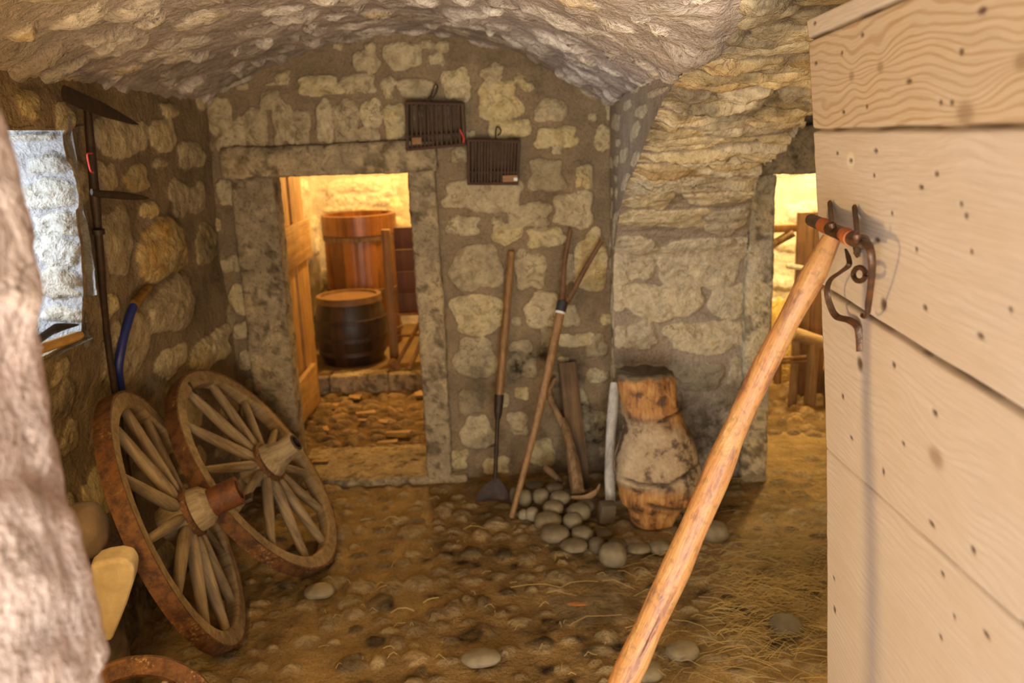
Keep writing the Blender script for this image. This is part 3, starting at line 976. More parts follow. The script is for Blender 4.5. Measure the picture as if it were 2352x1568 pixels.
surface('wall_left', lambda u, v: (0 * u - 1.68, u, v), 4.7, 7.8, -0.05, 2.4, 0.016, SS2, M_BRIGHT, rough=0.014, rfreq=9, big=0.03, label='lamp-lit stone wall on the left of the storeroom')
surface('wall_right', lambda u, v: (0 * u - 0.12, u, v), 4.7, 7.8, -0.05, 2.4, 0.03, [], M_BRIGHT, rough=0.012, flip=True, label='storeroom wall on the right, hidden behind the jamb')
surface('ceiling', lambda u, v: (u, v, 0 * u + 2.3), -1.9, 0.4, 4.7, 7.8, 0.04, [], M_BRIGHT, rough=0.012, flip=True, label='storeroom ceiling')
surface('wall_front', lambda u, v: (u, 0 * u + 4.92, v), -1.9, 0.4, -0.05, 2.4, 0.03, [], M_BRIGHT, rough=0.01, flip=True,
        keep=lambda u, v: ~((u > -1.44) & (u < DX1 + 0.06) & (v < DZ + 0.06)), label='storeroom side of the doorway wall')
SFs = filler([], -1.8, 0.1, 4.5, 6.1, 1500, 0.03, 0.07, (0.45, 0.8), gap=-0.004, h=0.03, p=2.6, edge=0.3)
surface('floor', lambda u, v: (u, v, 0 * u), -1.8, 0.2, 4.6, 6.04, 0.011, SFs, M_FLOOR2, rough=0.006, rfreq=14, label='cobbled storeroom floor scattered with chips',
        dirtfn=lambda u, v, P: 0.5 * sstep(0.5, 0.65, fbm(np.stack([u * 7, v * 7, u * 0], -1), 4)))
surface('floor', lambda u, v: (u, v, 0 * u + 0.14), -1.8, 0.2, 6.02, 7.8, 0.03, [], M_FLOOR2, rough=0.008, label='raised rear floor of the storeroom')
for i, (xa, xb) in enumerate(((-1.78, -1.32), (-1.315, -0.90), (-0.895, -0.42), (-0.415, 0.1))):
    dressed('trim_%d' % (8 + i), ((xa + xb) / 2, 6.09, 0.07), (xb - xa, 0.18, 0.145), ['leftmost kerb stone under the dark barrel, by the door leaf', 'kerb stone directly in front of the dark barrel', 'kerb stone in front of the wooden rack', 'kerb stone hidden behind the right jamb'][i], 30.0 + i)

# ------------------------------------------------------------------ side room (behind the right doorway)
SQ = filler([], 0.9, 3.1, 0.1, 2.3, 140, 0.08, 0.18, (0.35, 0.6), gap=0.02, h=0.03)
surface('wall_back', lambda u, v: (u, 0 * u + 6.5, v), 0.9, 3.1, -0.05, 2.4, 0.014, SQ, M_BRIGHT, rough=0.012, rfreq=9, big=0.02, label='bright lamp-lit stone wall at the back of the side room')
surface('wall_left', lambda u, v: (0 * u + 1.15, u, v), 4.5, 6.6, -0.05, 2.4, 0.03, [], M_BRIGHT, rough=0.012, label='left wall of the side room')
surface('wall_right', lambda u, v: (0 * u + 3.0, u, v), 4.5, 6.6, -0.05, 2.4, 0.03, [], M_BRIGHT, rough=0.012, flip=True, label='right wall of the side room')
surface('ceiling', lambda u, v: (u, v, 0 * u + 2.3), 0.9, 3.1, 4.5, 6.6, 0.04, [], M_BRIGHT, rough=0.012, flip=True, label='side room ceiling')
surface('wall_front', lambda u, v: (u, 0 * u + 4.78, v), 0.9, 3.1, -0.05, 2.4, 0.03, [], M_BRIGHT, rough=0.01, flip=True,
        keep=lambda u, v: ~((u > RX0 - 0.08) & (u < RX1 + 0.06) & (v < RZ + 0.06)), label='side room face of the doorway wall')
SFr = filler([], 1.1, 3.0, 4.7, 6.5, 1200, 0.03, 0.07, (0.5, 0.9), gap=-0.003, h=0.035, p=2.2, edge=0.35)
surface('floor', lambda u, v: (u, v, -0.05 * (1 - sstep(4.7, 5.05, v)) + 0 * u), 1.1, 3.05, 4.7, 6.55, 0.013, SFr, M_FLOOR2, rough=0.006, label='cobbled floor of the side room strewn with straw',
        dirtfn=lambda u, v, P: 0.4 * sstep(0.5, 0.65, fbm(np.stack([u * 7, v * 7, u * 0], -1), 4)))
# ------------------------------------------------------------------ objects
def wb(mb_, name, mat, parent, **k):
    """build a shape given in world coordinates as a part of a root that is only translated"""
    L = parent.location
    mb_.v = [(p[0] - L[0], p[1] - L[1], p[2] - L[2]) for p in mb_.v]
    return mb_.build(name, mat, parent, **k)


def V3(a):
    return tuple(float(k) for k in a)


# ---- open plank door close at the right (door_1)
def door_hit(px, py, off=0.0):
    d = ray(px, py)
    t = (0.6 - off - 0.08 * 1.62 + 0.035 * (1.45 - EYE[2])) / (d[0] - 0.08 * d[1] + 0.035 * d[2])
    return EYE + d * t


def door_x(Y, z):
    return 0.6 + 0.08 * (Y - 1.62) + 0.035 * (1.45 - z)


def make_door():
    root = empty('door_1', V3((door_x(0.8, 0), 0.8, 0)), 'open door of wide pale pine planks standing close at the right', kind='structure')
    edge = [door_hit(*p) for p in ((1846, -40), (1857, 90), (1862, 180), (1868, 300), (1878, 480), (1885, 655), (1893, 850), (1898, 1030), (1900, 1300), (1900, 1568))]
    ez = np.array([e[2] for e in edge])[::-1]
    ey = np.array([e[1] for e in edge])[::-1]
    zt, zb = 1.985, 0.025
    st = 0.0028
    nz, ns = int((zt - zb) / st), 205
    Zs = np.linspace(zb, zt, nz)
    Ye = np.interp(Zs, ez, ey)
    A = np.linspace(0, 1, ns) ** 1.0
    Yg = 0.79 + A[None, :] * (Ye[:, None] - 0.79)
    Zg = np.repeat(Zs[:, None], ns, 1)
    Xg = door_x(Yg, Zg)
    seams = [((1857, 92), (2062, 3)), ((1868, 299), (2352, 289)), ((1885, 657), (2352, 952)), ((1900, 1032), (2352, 1440))]
    H = 0.0015 * (fbm(np.stack([Yg * 3, Zg * 40, Xg * 0], -1), 3) - 0.5)
    pid = np.zeros(Yg.shape)
    spot = np.zeros(Yg.shape)
    offs = np.zeros(Yg.shape)
    for i, (a, b) in enumerate(seams):
        pa, pb = door_hit(*a), door_hit(*b)
        m = (pb[2] - pa[2]) / (pb[1] - pa[1])
        zl = pa[2] + m * (Yg - pa[1]) + 0.004 * (fbm(np.stack([Yg * 8, 0 * Yg + i, 0 * Yg], -1), 3) - 0.5)
        dz = Zg - zl
        wid = (0.003, 0.003, 0.0036, 0.002)[i]
        dep = (0.010, 0.010, 0.010, 0.002)[i]
        H -= dep * np.exp(-(dz / wid) ** 2)
        spot = np.maximum(spot, (0.95, 0.95, 0.95, 0.4)[i] * np.exp(-(dz / (0.0036, 0.0034, 0.0042, 0.0026)[i]) ** 2) * (0.6 + 0.4 * sstep(0.3, 0.6, fbm(np.stack([Yg * 12, 0 * Yg + i, 0 * Yg], -1), 3))))
        pid += (dz < 0)
        offs = np.where(dz < 0, zl, offs)
    z2 = Zg - offs * 0.8
    knots = [(1840 + 375 / 2.0625, 318 / 2.0625, 0.03), (1840 + 775 / 2.0625, 535 / 2.0625, 0.05), (1840 + 240 / 2.0625, 360 / 2.0625, 0.03), (1840 + 1045 / 2.0625, 290 / 2.0625, 0.035), (2150, 1050, 0.05)]
    brown = np.zeros(Yg.shape)
    for kx, ky, r in knots:
        k = door_hit(kx, ky)
        dy, dz = Yg - k[1], Zg - k[2]
        z2 = z2 + np.sign(dz + 1e-6) * 0.018 * (1 - np.exp(-np.abs(dz) / 0.01)) * np.exp(-(dy / (r * 1.6)) ** 2 - (dz / (r * 1.6)) ** 2)
        brown = np.maximum(brown, 0.55 * np.exp(-((dy / (r * 0.5)) ** 2 + (dz / (r * 0.28)) ** 2) ** 2))
    s1 = [(65, 110, 5, 7), (288, 165, 6, 7), (192, 250, 4, 4), (70, 300, 5, 6), (510, 385, 10, 6), (310, 505, 4, 6), (200, 530, 5, 9), (660, 485, 6, 9), (712, 485, 7, 7), (855, 50, 15, 18), (757, 245, 8, 16), (352, 713, 7, 7), (235, 760, 6, 8), (640, 822, 7, 6),
          (568, 885, 8, 5), (757, 965, 5, 10), (780, 1020, 7, 8), (545, 1180, 5, 9), (430, 1008, 4, 4), (360, 1135, 9, 9), (585, 1455, 8, 12), (805, 1190, 5, 4), (388, 1440, 10, 26), (990, 1465, 7, 6), (170, 725, 4, 4), (345, 830, 4, 4)]
    s2 = [(797, 20, 12, 10), (412, 150, 6, 12), (595, 363, 9, 12), (222, 475, 5, 7), (365, 625, 4, 14), (580, 857, 10, 10), (767, 973, 9, 13), (145, 1100, 4, 6), (148, 1240, 4, 13), (260, 145, 9, 26), (985, 1305, 9, 9), (620, 1362, 6, 8), (825, 1350, 12, 10), (680, 1270, 5, 8), (185, 290, 4, 10), (545, 95, 22, 9), (455, 500, 5, 8), (630, 1080, 7, 5)]
    for lst, oy, sc in ((s1, 0, 2.0625), (s2, 760, 1.941)):
        for x, y, rx, ry in lst:
            px, py = 1840 + x / sc, oy + y / sc
            k, kx_, ky_ = door_hit(px, py), door_hit(px + rx / sc, py), door_hit(px, py + ry / sc)
            ra, rb = max(0.0045, 1.5 * abs(kx_[1] - k[1])), max(0.0036, 1.2 * abs(ky_[2] - k[2]))
            g = np.exp(-((((Yg - k[1]) / ra) ** 2 + ((Zg - k[2]) / rb) ** 2)) ** 2)
            spot = np.maximum(spot, g * 0.9)
            H -= 0.0012 * g
    # pale ring round one filled screw
    k = door_hit(1840 + 235 / 2.0625, 760 / 2.0625)
    ring = np.exp(-((((Yg - k[1]) / 0.022) ** 2 + ((Zg - k[2]) / 0.014) ** 2)) ** 3)
    nx = np.array([-1.0, 0.08, -0.035])
    nx /= np.linalg.norm(nx)
    Pf = np.stack([Xg, Yg, Zg], -1) + H[..., None] * nx
    Pb = np.stack([Xg + 0.045, Yg, Zg], -1)
    n = nz * ns
    idx = np.arange(n).reshape(nz, ns)
    q = np.stack([idx[:-1, :-1], idx[1:, :-1], idx[1:, 1:], idx[:-1, 1:]], -1).reshape(-1, 4)
    q = np.concatenate([q, (q + n)[:, ::-1]])
    bd = np.concatenate([idx[0, :], idx[1:, -1], idx[-1, -2::-1], idx[-2:0:-1, 0]])
    bn = np.roll(bd, -1)
    q = np.concatenate([q, np.stack([bd, bn, bn + n, bd + n], -1)])
    P = np.concatenate([Pf.reshape(-1, 3), Pb.reshape(-1, 3)]) - np.array(root.location)
    two = lambda a: np.concatenate([a.ravel(), a.ravel()])
    me = mesh_np('planks', P, q, {'spot': two(spot), 'brown': two(brown), 'plank': two(pid), 'ring': two(ring), 'gs': two(Yg), 'gz': two(z2)})
    # material: pine with its own grain per plank
    m, nt, b = new_mat('pale_pine_planks')
    cx = nt.nodes.new('ShaderNodeCombineXYZ')
    nt.links.new(attr(nt, 'gs'), cx.inputs[0])
    nt.links.new(attr(nt, 'gz'), cx.inputs[1])
    nt.links.new(math_n(nt, 'MULTIPLY', attr(nt, 'plank'), 3.7), cx.inputs[2])

    def mp(sc):
        k_ = nt.nodes.new('ShaderNodeMapping')
        k_.inputs['Scale'].default_value = sc
        nt.links.new(cx.outputs[0], k_.inputs[0])
        return k_.outputs[0]
    warp = noise(nt, mp((2.2, 7, 1)), 1.0, 3, 0.5)
    lines = math_n(nt, 'SINE', math_n(nt, 'ADD', math_n(nt, 'MULTIPLY', attr(nt, 'gz'), 520.0), math_n(nt, 'MULTIPLY', warp, 52.0)))
    lines = math_n(nt, 'ADD', math_n(nt, 'MULTIPLY', lines, 0.5), 0.5)
    fibre = noise(nt, mp((10, 260, 1)), 1.0, 4, 0.65)
    blot = noise(nt, mp((5, 9, 1)), 1.0, 4, 0.6)
    pl = attr(nt, 'plank')
    near2 = math_n(nt, 'COMPARE', pl, 1.0)
    nt.nodes[-1].inputs[2].default_value = 0.4
    base = mix(nt, near2, (0.65, 0.575, 0.50), (0.60, 0.475, 0.32))
    base = mix(nt, ramp(nt, blot, [(0.38, 0.0), (0.7, 0.8)]), base, (0.60, 0.495, 0.39))
    gl = ramp(nt, lines, [(0.55, 0.0), (0.95, 1.0)])
    strength = math_n(nt, 'ADD', math_n(nt, 'MULTIPLY', near2, 0.36), math_n(nt, 'MULTIPLY', ramp(nt, blot, [(0.4, 1.0), (0.6, 0.0)]), 0.16))
    c = mix(nt, math_n(nt, 'MULTIPLY', gl, strength), base, (0.36, 0.20, 0.085))
    c = mix(nt, 0.35, c, ramp(nt, fibre, [(0.3, 0.72), (0.62, 1.04)]), 'MULTIPLY')
    c = mix(nt, attr(nt, 'ring'), c, (0.74, 0.66, 0.54))
    c = mix(nt, attr(nt, 'brown'), c, (0.20, 0.11, 0.05))
    c = mix(nt, attr(nt, 'spot'), c, (0.06, 0.03, 0.015))
    nt.links.new(c, b.inputs['Base Color'])
    b.inputs['Roughness'].default_value = 0.65
    bump(nt, b, math_n(nt, 'ADD', math_n(nt, 'MULTIPLY', lines, 0.15), fibre), 0.25, 0.003)
    link('planks', me, m, root)

    # iron fittings: bolt in two staples, ending in a hook-shaped handle with a ring
    H_ = lambda x, y, off: V3(door_hit(1850 + x / 3.733, 440 + y / 3.733, off))
    bl = MB()
    bl.tube(spline([H_(45, 240, 0.032), H_(100, 265, 0.034), H_(200, 310, 0.036), H_(320, 365, 0.036), H_(430, 415, 0.034), H_(500, 435, 0.034)], 30), [0.008] + [0.0115] * 28 + [0.010], 16, wob=0.06)
    bolt = wb(bl, 'bolt', M_BOLT, root)
    sv = MB()
    for a, c_ in (((150, 285), (215, 315)), ((335, 372), (392, 400))):
        sv.tube(line(H_(a[0], a[1], 0.036), H_(c_[0], c_[1], 0.036), 5), 0.0128, 18, wob=0.05)
    wb(sv, 'rust_sleeve', M_REDRUST, root)
    hk = MB()
    pts = [H_(470, 425, 0.034), H_(520, 440, 0.038), H_(556, 500, 0.04), H_(570, 600, 0.038), H_(568, 720, 0.034), H_(555, 850, 0.03), H_(540, 960, 0.026), H_(532, 1040, 0.024), H_(512, 1078, 0.022), H_(484, 1064, 0.022), H_(486, 1045, 0.022)]
    rr = [0.0090, 0.008, 0.0062, 0.006, 0.0057, 0.0053, 0.0054, 0.0045, 0.0036, 0.003, 0.0024]
    sp_ = spline(pts, 60)
    hk.tube(sp_, list(np.interp(np.linspace(0, 10, 60), range(11), rr)), 14, wob=0.04, flat=0.6, up=(1, 0.3, 0))
    hook = wb(hk, 'hook_handle', M_BOLT, root)
    rg = MB()
    c0, ra = np.array(H_(462, 708, 0.03)), None
    r1, r2 = np.array(H_(530, 708, 0.03)) - c0, np.array(H_(462, 640, 0.03)) - c0
    rg.tube([V3(c0 + r1 * 0.78 * math.cos(a) + r2 * 0.86 * math.sin(a)) for a in np.linspace(0.15, 2 * PI - 0.15, 40)], 0.0042, 10)
    wb(rg, 'ring', M_BOLT, root)
    for pts in ([(208, 100), (214, 150), (220, 210), (228, 275)], [(420, 135), (428, 200), (436, 280), (442, 370)]):
        sm = MB()
        sm.tube(spline([H_(x, y, 0.006 + 0.034 * (i / 3) ** 2) for i, (x, y) in enumerate(pts)], 14), 0.0068, 10, flat=0.6, wob=0.1)
        x, y = pts[-1]
        sm.tube(spline([H_(x + 2, y, 0.048), H_(x + 8, y + 60, 0.044), H_(x + 4, y + 120, 0.02), H_(x, y + 150, 0.003)], 12), 0.006, 10, flat=0.6, wob=0.1)
        wb(sm, 'staple', M_BOLT, root)
    lk = MB()
    lk.tube(line(H_(425, 465, 0.006), H_(447, 565, 0.004), 8), [0.0075, 0.008, 0.008, 0.008, 0.008, 0.0075, 0.006, 0.003], 8, flat=0.4, up=(0, 1, 0))
    wb(lk, 'strap_end', M_BOLT, root)
    ws = MB()
    pts = [H_(345, 490, 0.02), H_(368, 560, 0.024), H_(372, 630, 0.03), H_(300, 690, 0.034), H_(215, 755, 0.034), H_(185, 850, 0.032), H_(210, 970, 0.028), H_(265, 1068, 0.022), H_(370, 1100, 0.014), H_(440, 1150, 0.008), H_(462, 1240, 0.005), H_(470, 1370, 0.004)]
    ws.tube(spline(pts, 70), list(np.interp(np.linspace(0, 11, 70), range(12), [0.002, 0.0045, 0.0045, 0.0035, 0.004, 0.0055, 0.006, 0.006, 0.006, 0.0062, 0.0062, 0.0066])), 10, flat=0.22, up=(1, 0.15, 0), wob=0.05)
    wb(ws, 'wavy_strap', M_BOLT, root)
    return root


make_door()

# ---- peeled pole leaning against the door bolt
def make_pole():
    a = np.array(door_hit(1911, 548, 0.055))
    d = ray(951, 2560)
    base = EYE + d * ((0.012 - EYE[2]) / d[2])
    # foot on the floor along the line seen in the picture
    base = np.array([base[0], base[1], 0.0])
    root = empty('wooden_pole', V3(base), 'long peeled wooden pole propped diagonally against the bolt of the open door', 'pole')
    n = 60
    L = np.linalg.norm(a - base)
    pts = line((0, 0, 0.012), (0, 0, L), n)
    pts = [(p[0] + 0.006 * math.sin(p[2] * 5.0) + 0.004 * math.sin(p[2] * 13 + 1), p[1] + 0.006 * math.sin(p[2] * 4 + 2), p[2]) for p in pts]
    rad = list(np.interp(np.linspace(0, 1, n), [0, 0.45, 0.8, 0.97, 1], [0.031, 0.0275, 0.0215, 0.0185, 0.015]))
    mb_ = MB()
    mb_.tube(pts, rad, 24, wob=0.16, freq=11)
    o = mb_.build('shaft', M_POLE, root)
    root.rotation_euler = (Vector(a) - Vector(base)).to_track_quat('Z', 'Y').to_euler()
    return root


make_pole()


# ---- wagon wheels
def wheel_frame(C, az, el, R, spin=0.0):
    n = Vector((math.cos(el) * math.cos(az), math.cos(el) * math.sin(az), math.sin(el)))
    up = (Vector((0, 0, 1)) - n * n.z).normalized()
    x = up.cross(n)
    M = Matrix((x, up, n)).transposed().to_4x4()
    base = Vector(C) - up * R
    return Matrix.Translation(base) @ M


def make_wheel(C, az, el, R, label, sleeve, nsp=12, spin=0.0, width=0.057, hubr=0.082, hubz=(-0.10, 0.175), seed=0.0, small=False):
    M = wheel_frame(C, az, el, R)
    root = empty('wagon_wheel' if not small else 'small_wheel', label=label, cat='wheel', group='wagon wheels by the left wall' if not small else None, mat=M)
    T = Matrix.Translation((0, R, 0))
    ro, ri = R - 0.008, R - 0.008 - (0.058 if not small else 0.045)
    b = 0.007
    mb_ = MB()
    mb_.lathe([(ri, -b), (ri + b, 0), (ro, 0), (ro, -width), (ri + b, -width), (ri, -width + b)], 96, T, closed=True)
    vv = np.array(mb_.v)
    nz = fbm(vv * 9 + seed, 3) - 0.5
    cc = vv - np.array([0, R, 0])
    rad = np.linalg.norm(cc[:, :2], axis=1)
    inner = (rad < ro - 0.001)
    vv[:, :2] += (cc[:, :2] / rad[:, None]) * (0.012 * nz * inner)[:, None]
    vv[:, 2] += 0.006 * nz * inner
    mb_.v = [tuple(p) for p in vv]
    rim = mb_.build('rim', M_RIM if not small else M_TIRE, root)
    ty = MB()
    ty.lathe([(ro - 0.001, 0.001), (R, 0.001), (R + 0.001, -width * 0.5), (R, -width - 0.001), (ro - 0.001, -width - 0.001)], 96, T, closed=True)
    vv = np.array(ty.v)
    nz = fbm(vv * 22 + seed, 3) - 0.5
    cc = vv - np.array([0, R, 0])
    rad = np.linalg.norm(cc[:, :2], axis=1)
    k = (rad > ro + 0.002)
    vv[:, :2] += (cc[:, :2] / rad[:, None]) * (0.005 * nz * k)[:, None]
    ty.v = [tuple(p) for p in vv]
    ty.build('iron_tyre', M_TIRE, root)
    # spokes: one mesh, copied
    sm = MB()
    n = 16
    r0, r1 = hubr * 0.85, ri + 0.004
    pts = [(r0 + (r1 - r0) * i / (n - 1), 0, 0.008 - 0.040 * i / (n - 1)) for i in range(n)]
    rads = list(np.interp(np.linspace(0, 1, n), [0, 0.12, 0.5, 0.9, 1], [0.019, 0.0265, 0.0235, 0.019, 0.017])) if not small else [0.012] * n
    sm.tube(pts, rads, 14, wob=0.06, flat=0.78, up=(0, 0, 1), seed=seed)
    for i in range(nsp):
        if i == 0:
            s0_ = sm.build('spoke', M_WHEEL, root)
            s_ = s0_
        else:
            s_ = s0_.copy()
            COL.objects.link(s_)
        s_.parent = root
        s_.matrix_local = T @ Matrix.Rotation(spin + 2 * PI * i / nsp + 0.03 * math.sin(i * 5 + seed), 4, 'Z') @ Matrix.Rotation(i * 2.1, 4, 'X') @ Matrix.Rotation(-i * 2.1, 4, 'X')
    z0, z1 = hubz
    hb = MB()
    if sleeve:
        prof_ = [(0.0, z0), (hubr * 0.7, z0), (hubr * 0.95, -0.03), (hubr * 1.04, 0.0), (hubr, 0.03), (hubr * 0.93, 0.085), (hubr * 0.72, 0.105), (hubr * 0.60, 0.112), (0.0, 0.112)]
    else:
        prof_ = [(0.0, z0), (hubr * 0.7, z0), (hubr * 0.95, -0.03), (hubr * 1.05, 0.0), (hubr * 1.0, 0.03), (hubr * 0.90, 0.06), (hubr * 0.74, 0.085), (hubr * 0.62, 0.12), (hubr * 0.60, z1), (hubr * 0.42, z1), (hubr * 0.40, z1 - 0.05), (0.0, z1 - 0.05)]
    hb.lathe(prof_, 40, T)
    vv = np.array(hb.v)
    nz = fbm(vv * 16 + seed, 3) - 0.5
    cc = vv - np.array([0, R, 0])
    vv[:, :2] += cc[:, :2] * (0.22 * nz)[:, None]
    hb.v = [tuple(p) for p in vv]
    hub = hb.build('hub', M_HUB, root)
    bd = MB()
    bd.lathe([(hubr * 1.0, 0.026), (hubr * 1.13, 0.024), (hubr * 1.14, 0.044), (hubr * 0.98, 0.046)], 40, T, closed=True)
    bd.build('hub_band', M_TIRE, hub)
    hub.children[0].matrix_parent_inverse = Matrix.Identity(4)
    if sleeve:
        sl = MB()
        q = hubr * 0.64
        sl.lathe([(q * 0.94, 0.095), (q, 0.095), (q * 1.02, z1), (q * 0.72, z1), (q * 0.70, z1 - 0.07), (0.0, z1 - 0.07)], 32, T)
        a = MB()
        s_ = sl.build('iron_sleeve', M_RUST, hub)
        s_['label'] = 'rust-red iron sleeve on the hub end'
        lp = MB()
        lp.box((q * 0.3, R - q * 0.95, z1 + 0.012), (q * 1.1, 0.014, 0.03), 0.003)
        lp.build('linchpin', M_DARKIRON, hub)
    else:
        sl = MB()
        q = hubr * 0.44
        sl.lathe([(q * 0.75, z1 - 0.04), (q * 0.75, z1 + 0.004), (q, z1 + 0.004), (q, z1 - 0.04)], 32, T, closed=True)
        sl.build('axle_ring', M_DARKIRON, hub)
    return root


make_wheel((-1.212, 2.925, 0.4905), 0.247, 0.345, 0.502, 'nearest large wagon wheel with a rust-red iron sleeve on its hub', True, spin=0.22, seed=2.0, hubz=(-0.08, 0.215))
w2_ = make_wheel((-1.092, 3.525, 0.4385), 0.037, 0.580, 0.506, 'second wagon wheel with an all-wood hub, leaning beside the storeroom doorway', False, spin=0.05, seed=7.0, hubz=(-0.08, 0.18))
make_wheel((-1.055, 2.02, 0.225), -1.15, 0.42, 0.238, 'rust-coated small wheel at the bottom left, mostly cut off by the picture edge', False, nsp=8, spin=0.2, seed=11.0, width=0.05, hubr=0.045, hubz=(-0.06, 0.09), small=True)


Mi = w2_.matrix_world.inverted()
st2 = MB()
st2.tube([tuple(Mi @ Vector(V3(atX(x, y, xx)))) for x, y, xx in ((434, 878, -1.345), (442, 893, -1.335), (450, 905, -1.33), (456, 918, -1.33), (466, 924, -1.325), (472, 919, -1.325))], 0.0055, 8)
st2.build('iron_staple', M_DARKIRON, w2_)

# ---- rocks
def rock(name, c, dims, mat, label, cat, group=None, rot=(0, 0, 0), seed=0.0, amp=0.22, freq=1.3, sub=4, sq=2.4, parent=None):
    bm = bmesh.new()
    bmesh.ops.create_icosphere(bm, subdivisions=sub, radius=1)
    P = np.array([v.co for v in bm.verts])
    r = (np.abs(P) ** sq).sum(1) ** (1 / sq)
    P = P / r[:, None]
    P = P * (1 + amp * 2 * (fbm(P * freq + seed, 3) - 0.5))[:, None]
    P = P * np.array(dims)
    for v, p in zip(bm.verts, P):
        v.co = p
    me = bpy.data.meshes.new(name)
    bm.to_mesh(me)
    bm.free()
    o = link(name, me, mat)
    o.location = c
    o.rotation_euler = rot
    props(o, label, cat, group)
    return o


def rock_px(px, py, w, h, z, mat, label, seed, group=None, name='river_stone', sink=0.1, amp=0.12, depth=None, rz=None):
    """a stone whose outline covers about w x h pixels, lying at height z"""
    c = atZ(px, py, z)
    k = np.linalg.norm(c - EYE) / F_PX
    a = w * k / 2
    hh = h * k / 2
    sn = (EYE[2] - z) / np.linalg.norm(c - EYE)
    b = depth or min(a * 0.95, hh / sn * 0.8)
    zz = math.sqrt(max(hh ** 2 - (b * sn) ** 2, (0.3 * hh) ** 2)) / math.sqrt(1 - sn * sn)
    c = np.array([c[0], c[1] + 0.0, z])
    return rock(name, V3(c), (a, b, zz), mat, label, 'stone', group, (0, 0, rz if rz is not None else 0.1), seed, amp)


PG = 'loose river stones heaped at the foot of the back wall'
PILE = [  # cx, cy, w, h (zoom of 700,1100 at 2.94), lift, material, label
    (1490, 130, 95, 125, 0.06, 0, 'upright grey stone at the back left of the heap, right beside the forked pole'),
    (1595, 118, 115, 112, 0.07, 0, 'rounded grey stone on top of the heap behind the others'),
    (1725, 128, 140, 105, 0.075, 0, 'smooth grey stone tilted under the foot of the old timber'),
    (1677, 195, 142, 105, 0.06, 1, 'brownish oval stone in the middle of the heap'),
    (1480, 238, 80, 70, 0.025, 3, 'small pale stone touching the foot of the forked pole'),
    (1537, 236, 92, 92, 0.035, 3, 'small round pale stone at the left of the heap'),
    (1640, 282, 190, 125, 0.04, 1, 'broad yellowish stone at the left front of the heap'),
    (1850, 222, 165, 120, 0.06, 0, 'long grey stone on the right side of the heap, one end raised'),
    (1807, 282, 132, 112, 0.05, 0, 'wedge-shaped grey stone on the front of the heap'),
    (1897, 182, 130, 95, 0.05, 2, 'dark grey stone by the curved bark strip'),
    (1690, 367, 200, 120, 0.04, 0, 'largest oval grey stone at the front of the heap'),
    (1875, 367, 145, 98, 0.035, 0, 'oval grey stone right of the largest one'),
    (1820, 447, 178, 96, 0.03, 0, 'flat oval stone nearest the viewer in the heap'),
    (1972, 447, 112, 108, 0.03, 2, 'dull dark stone left of the big square stone'),
    (2112, 440, 125, 80, 0.03, 2, 'low dark stone behind the big square stone'),
    (2080, 512, 188, 165, 0.045, 0, 'big squarish grey stone in front of the heap'),
    (2255, 467, 155, 72, 0.03, 1, 'long flat stone at the foot of the tree stump'),
    (1555, 40, 130, 60, 0.07, 2, 'dim grey stone at the very back of the heap, against the wall'),
    (1690, 62, 130, 80, 0.085, 2, 'dark stone half hidden behind the timber foot'),
    (2015, 362, 130, 66, 0.015, 2, 'half-buried stone between the heap and the stump'),
    (1420, 110, 80, 120, 0.05, 2, 'grey stone seen behind the forked pole'),
]
for i, (cx, cy, w, h, z, mi, lab) in enumerate(PILE):
    rock_px(700 + cx / 2.94, 1100 + cy / 2.94, w / 2.94 * 0.97, h / 2.94 * 0.97, z, M_PEBBLE[mi], lab, 3.3 * i + 1, PG, rz=(i * 0.7) % 0.5 - 0.25)
dk = MB()
p_ = atZ(1393, 1180, 0.04)
dk.box((0, 0, 0), (0.075, 0.06, 0.10), 0.012)
o_ = dk.build('stone_block', M_PEBBLE[2])
o_.location = V3((p_[0], p_[1], 0.05))
o_.rotation_euler = (0.15, 0.1, 0.2)
props(o_, 'small dark square-cut block standing between the heap and the stump', 'stone')
LOOSE = [(1105, 1510, 82, 40, 0.02, 3, 'pale speckled oblong stone lying alone at the bottom centre of the floor'),
         (733, 1357, 62, 32, 0.015, 3, 'pale flat stone on the floor just right of the second wheel'),
         (1640, 1220, 62, 46, 0.025, 1, 'round tan stone on the floor right of the stump'),
         (1612, 1184, 60, 34, 0.02, 2, 'grey-brown stone close behind the round tan one, right of the stump'),
         (1515, 1256, 50, 32, 0.02, 0, 'small grey stone against the right foot of the stump'),
         (1806, 1440, 72, 50, 0.008, 2, 'large angular grey stone in the straw near the open door'),
         (1568, 1495, 70, 40, 0.015, 1, 'brown flat stone in the straw right of the pole'),
         (1485, 1540, 70, 46, 0.012, 1, 'tan rounded stone beside the lower pole at the bottom edge')]
for i, (px, py, w, h, z, mi, lab) in enumerate(LOOSE):
    rock_px(px, py, w, h, z, M_PEBBLE[mi], lab, 71.0 + 3 * i, None)

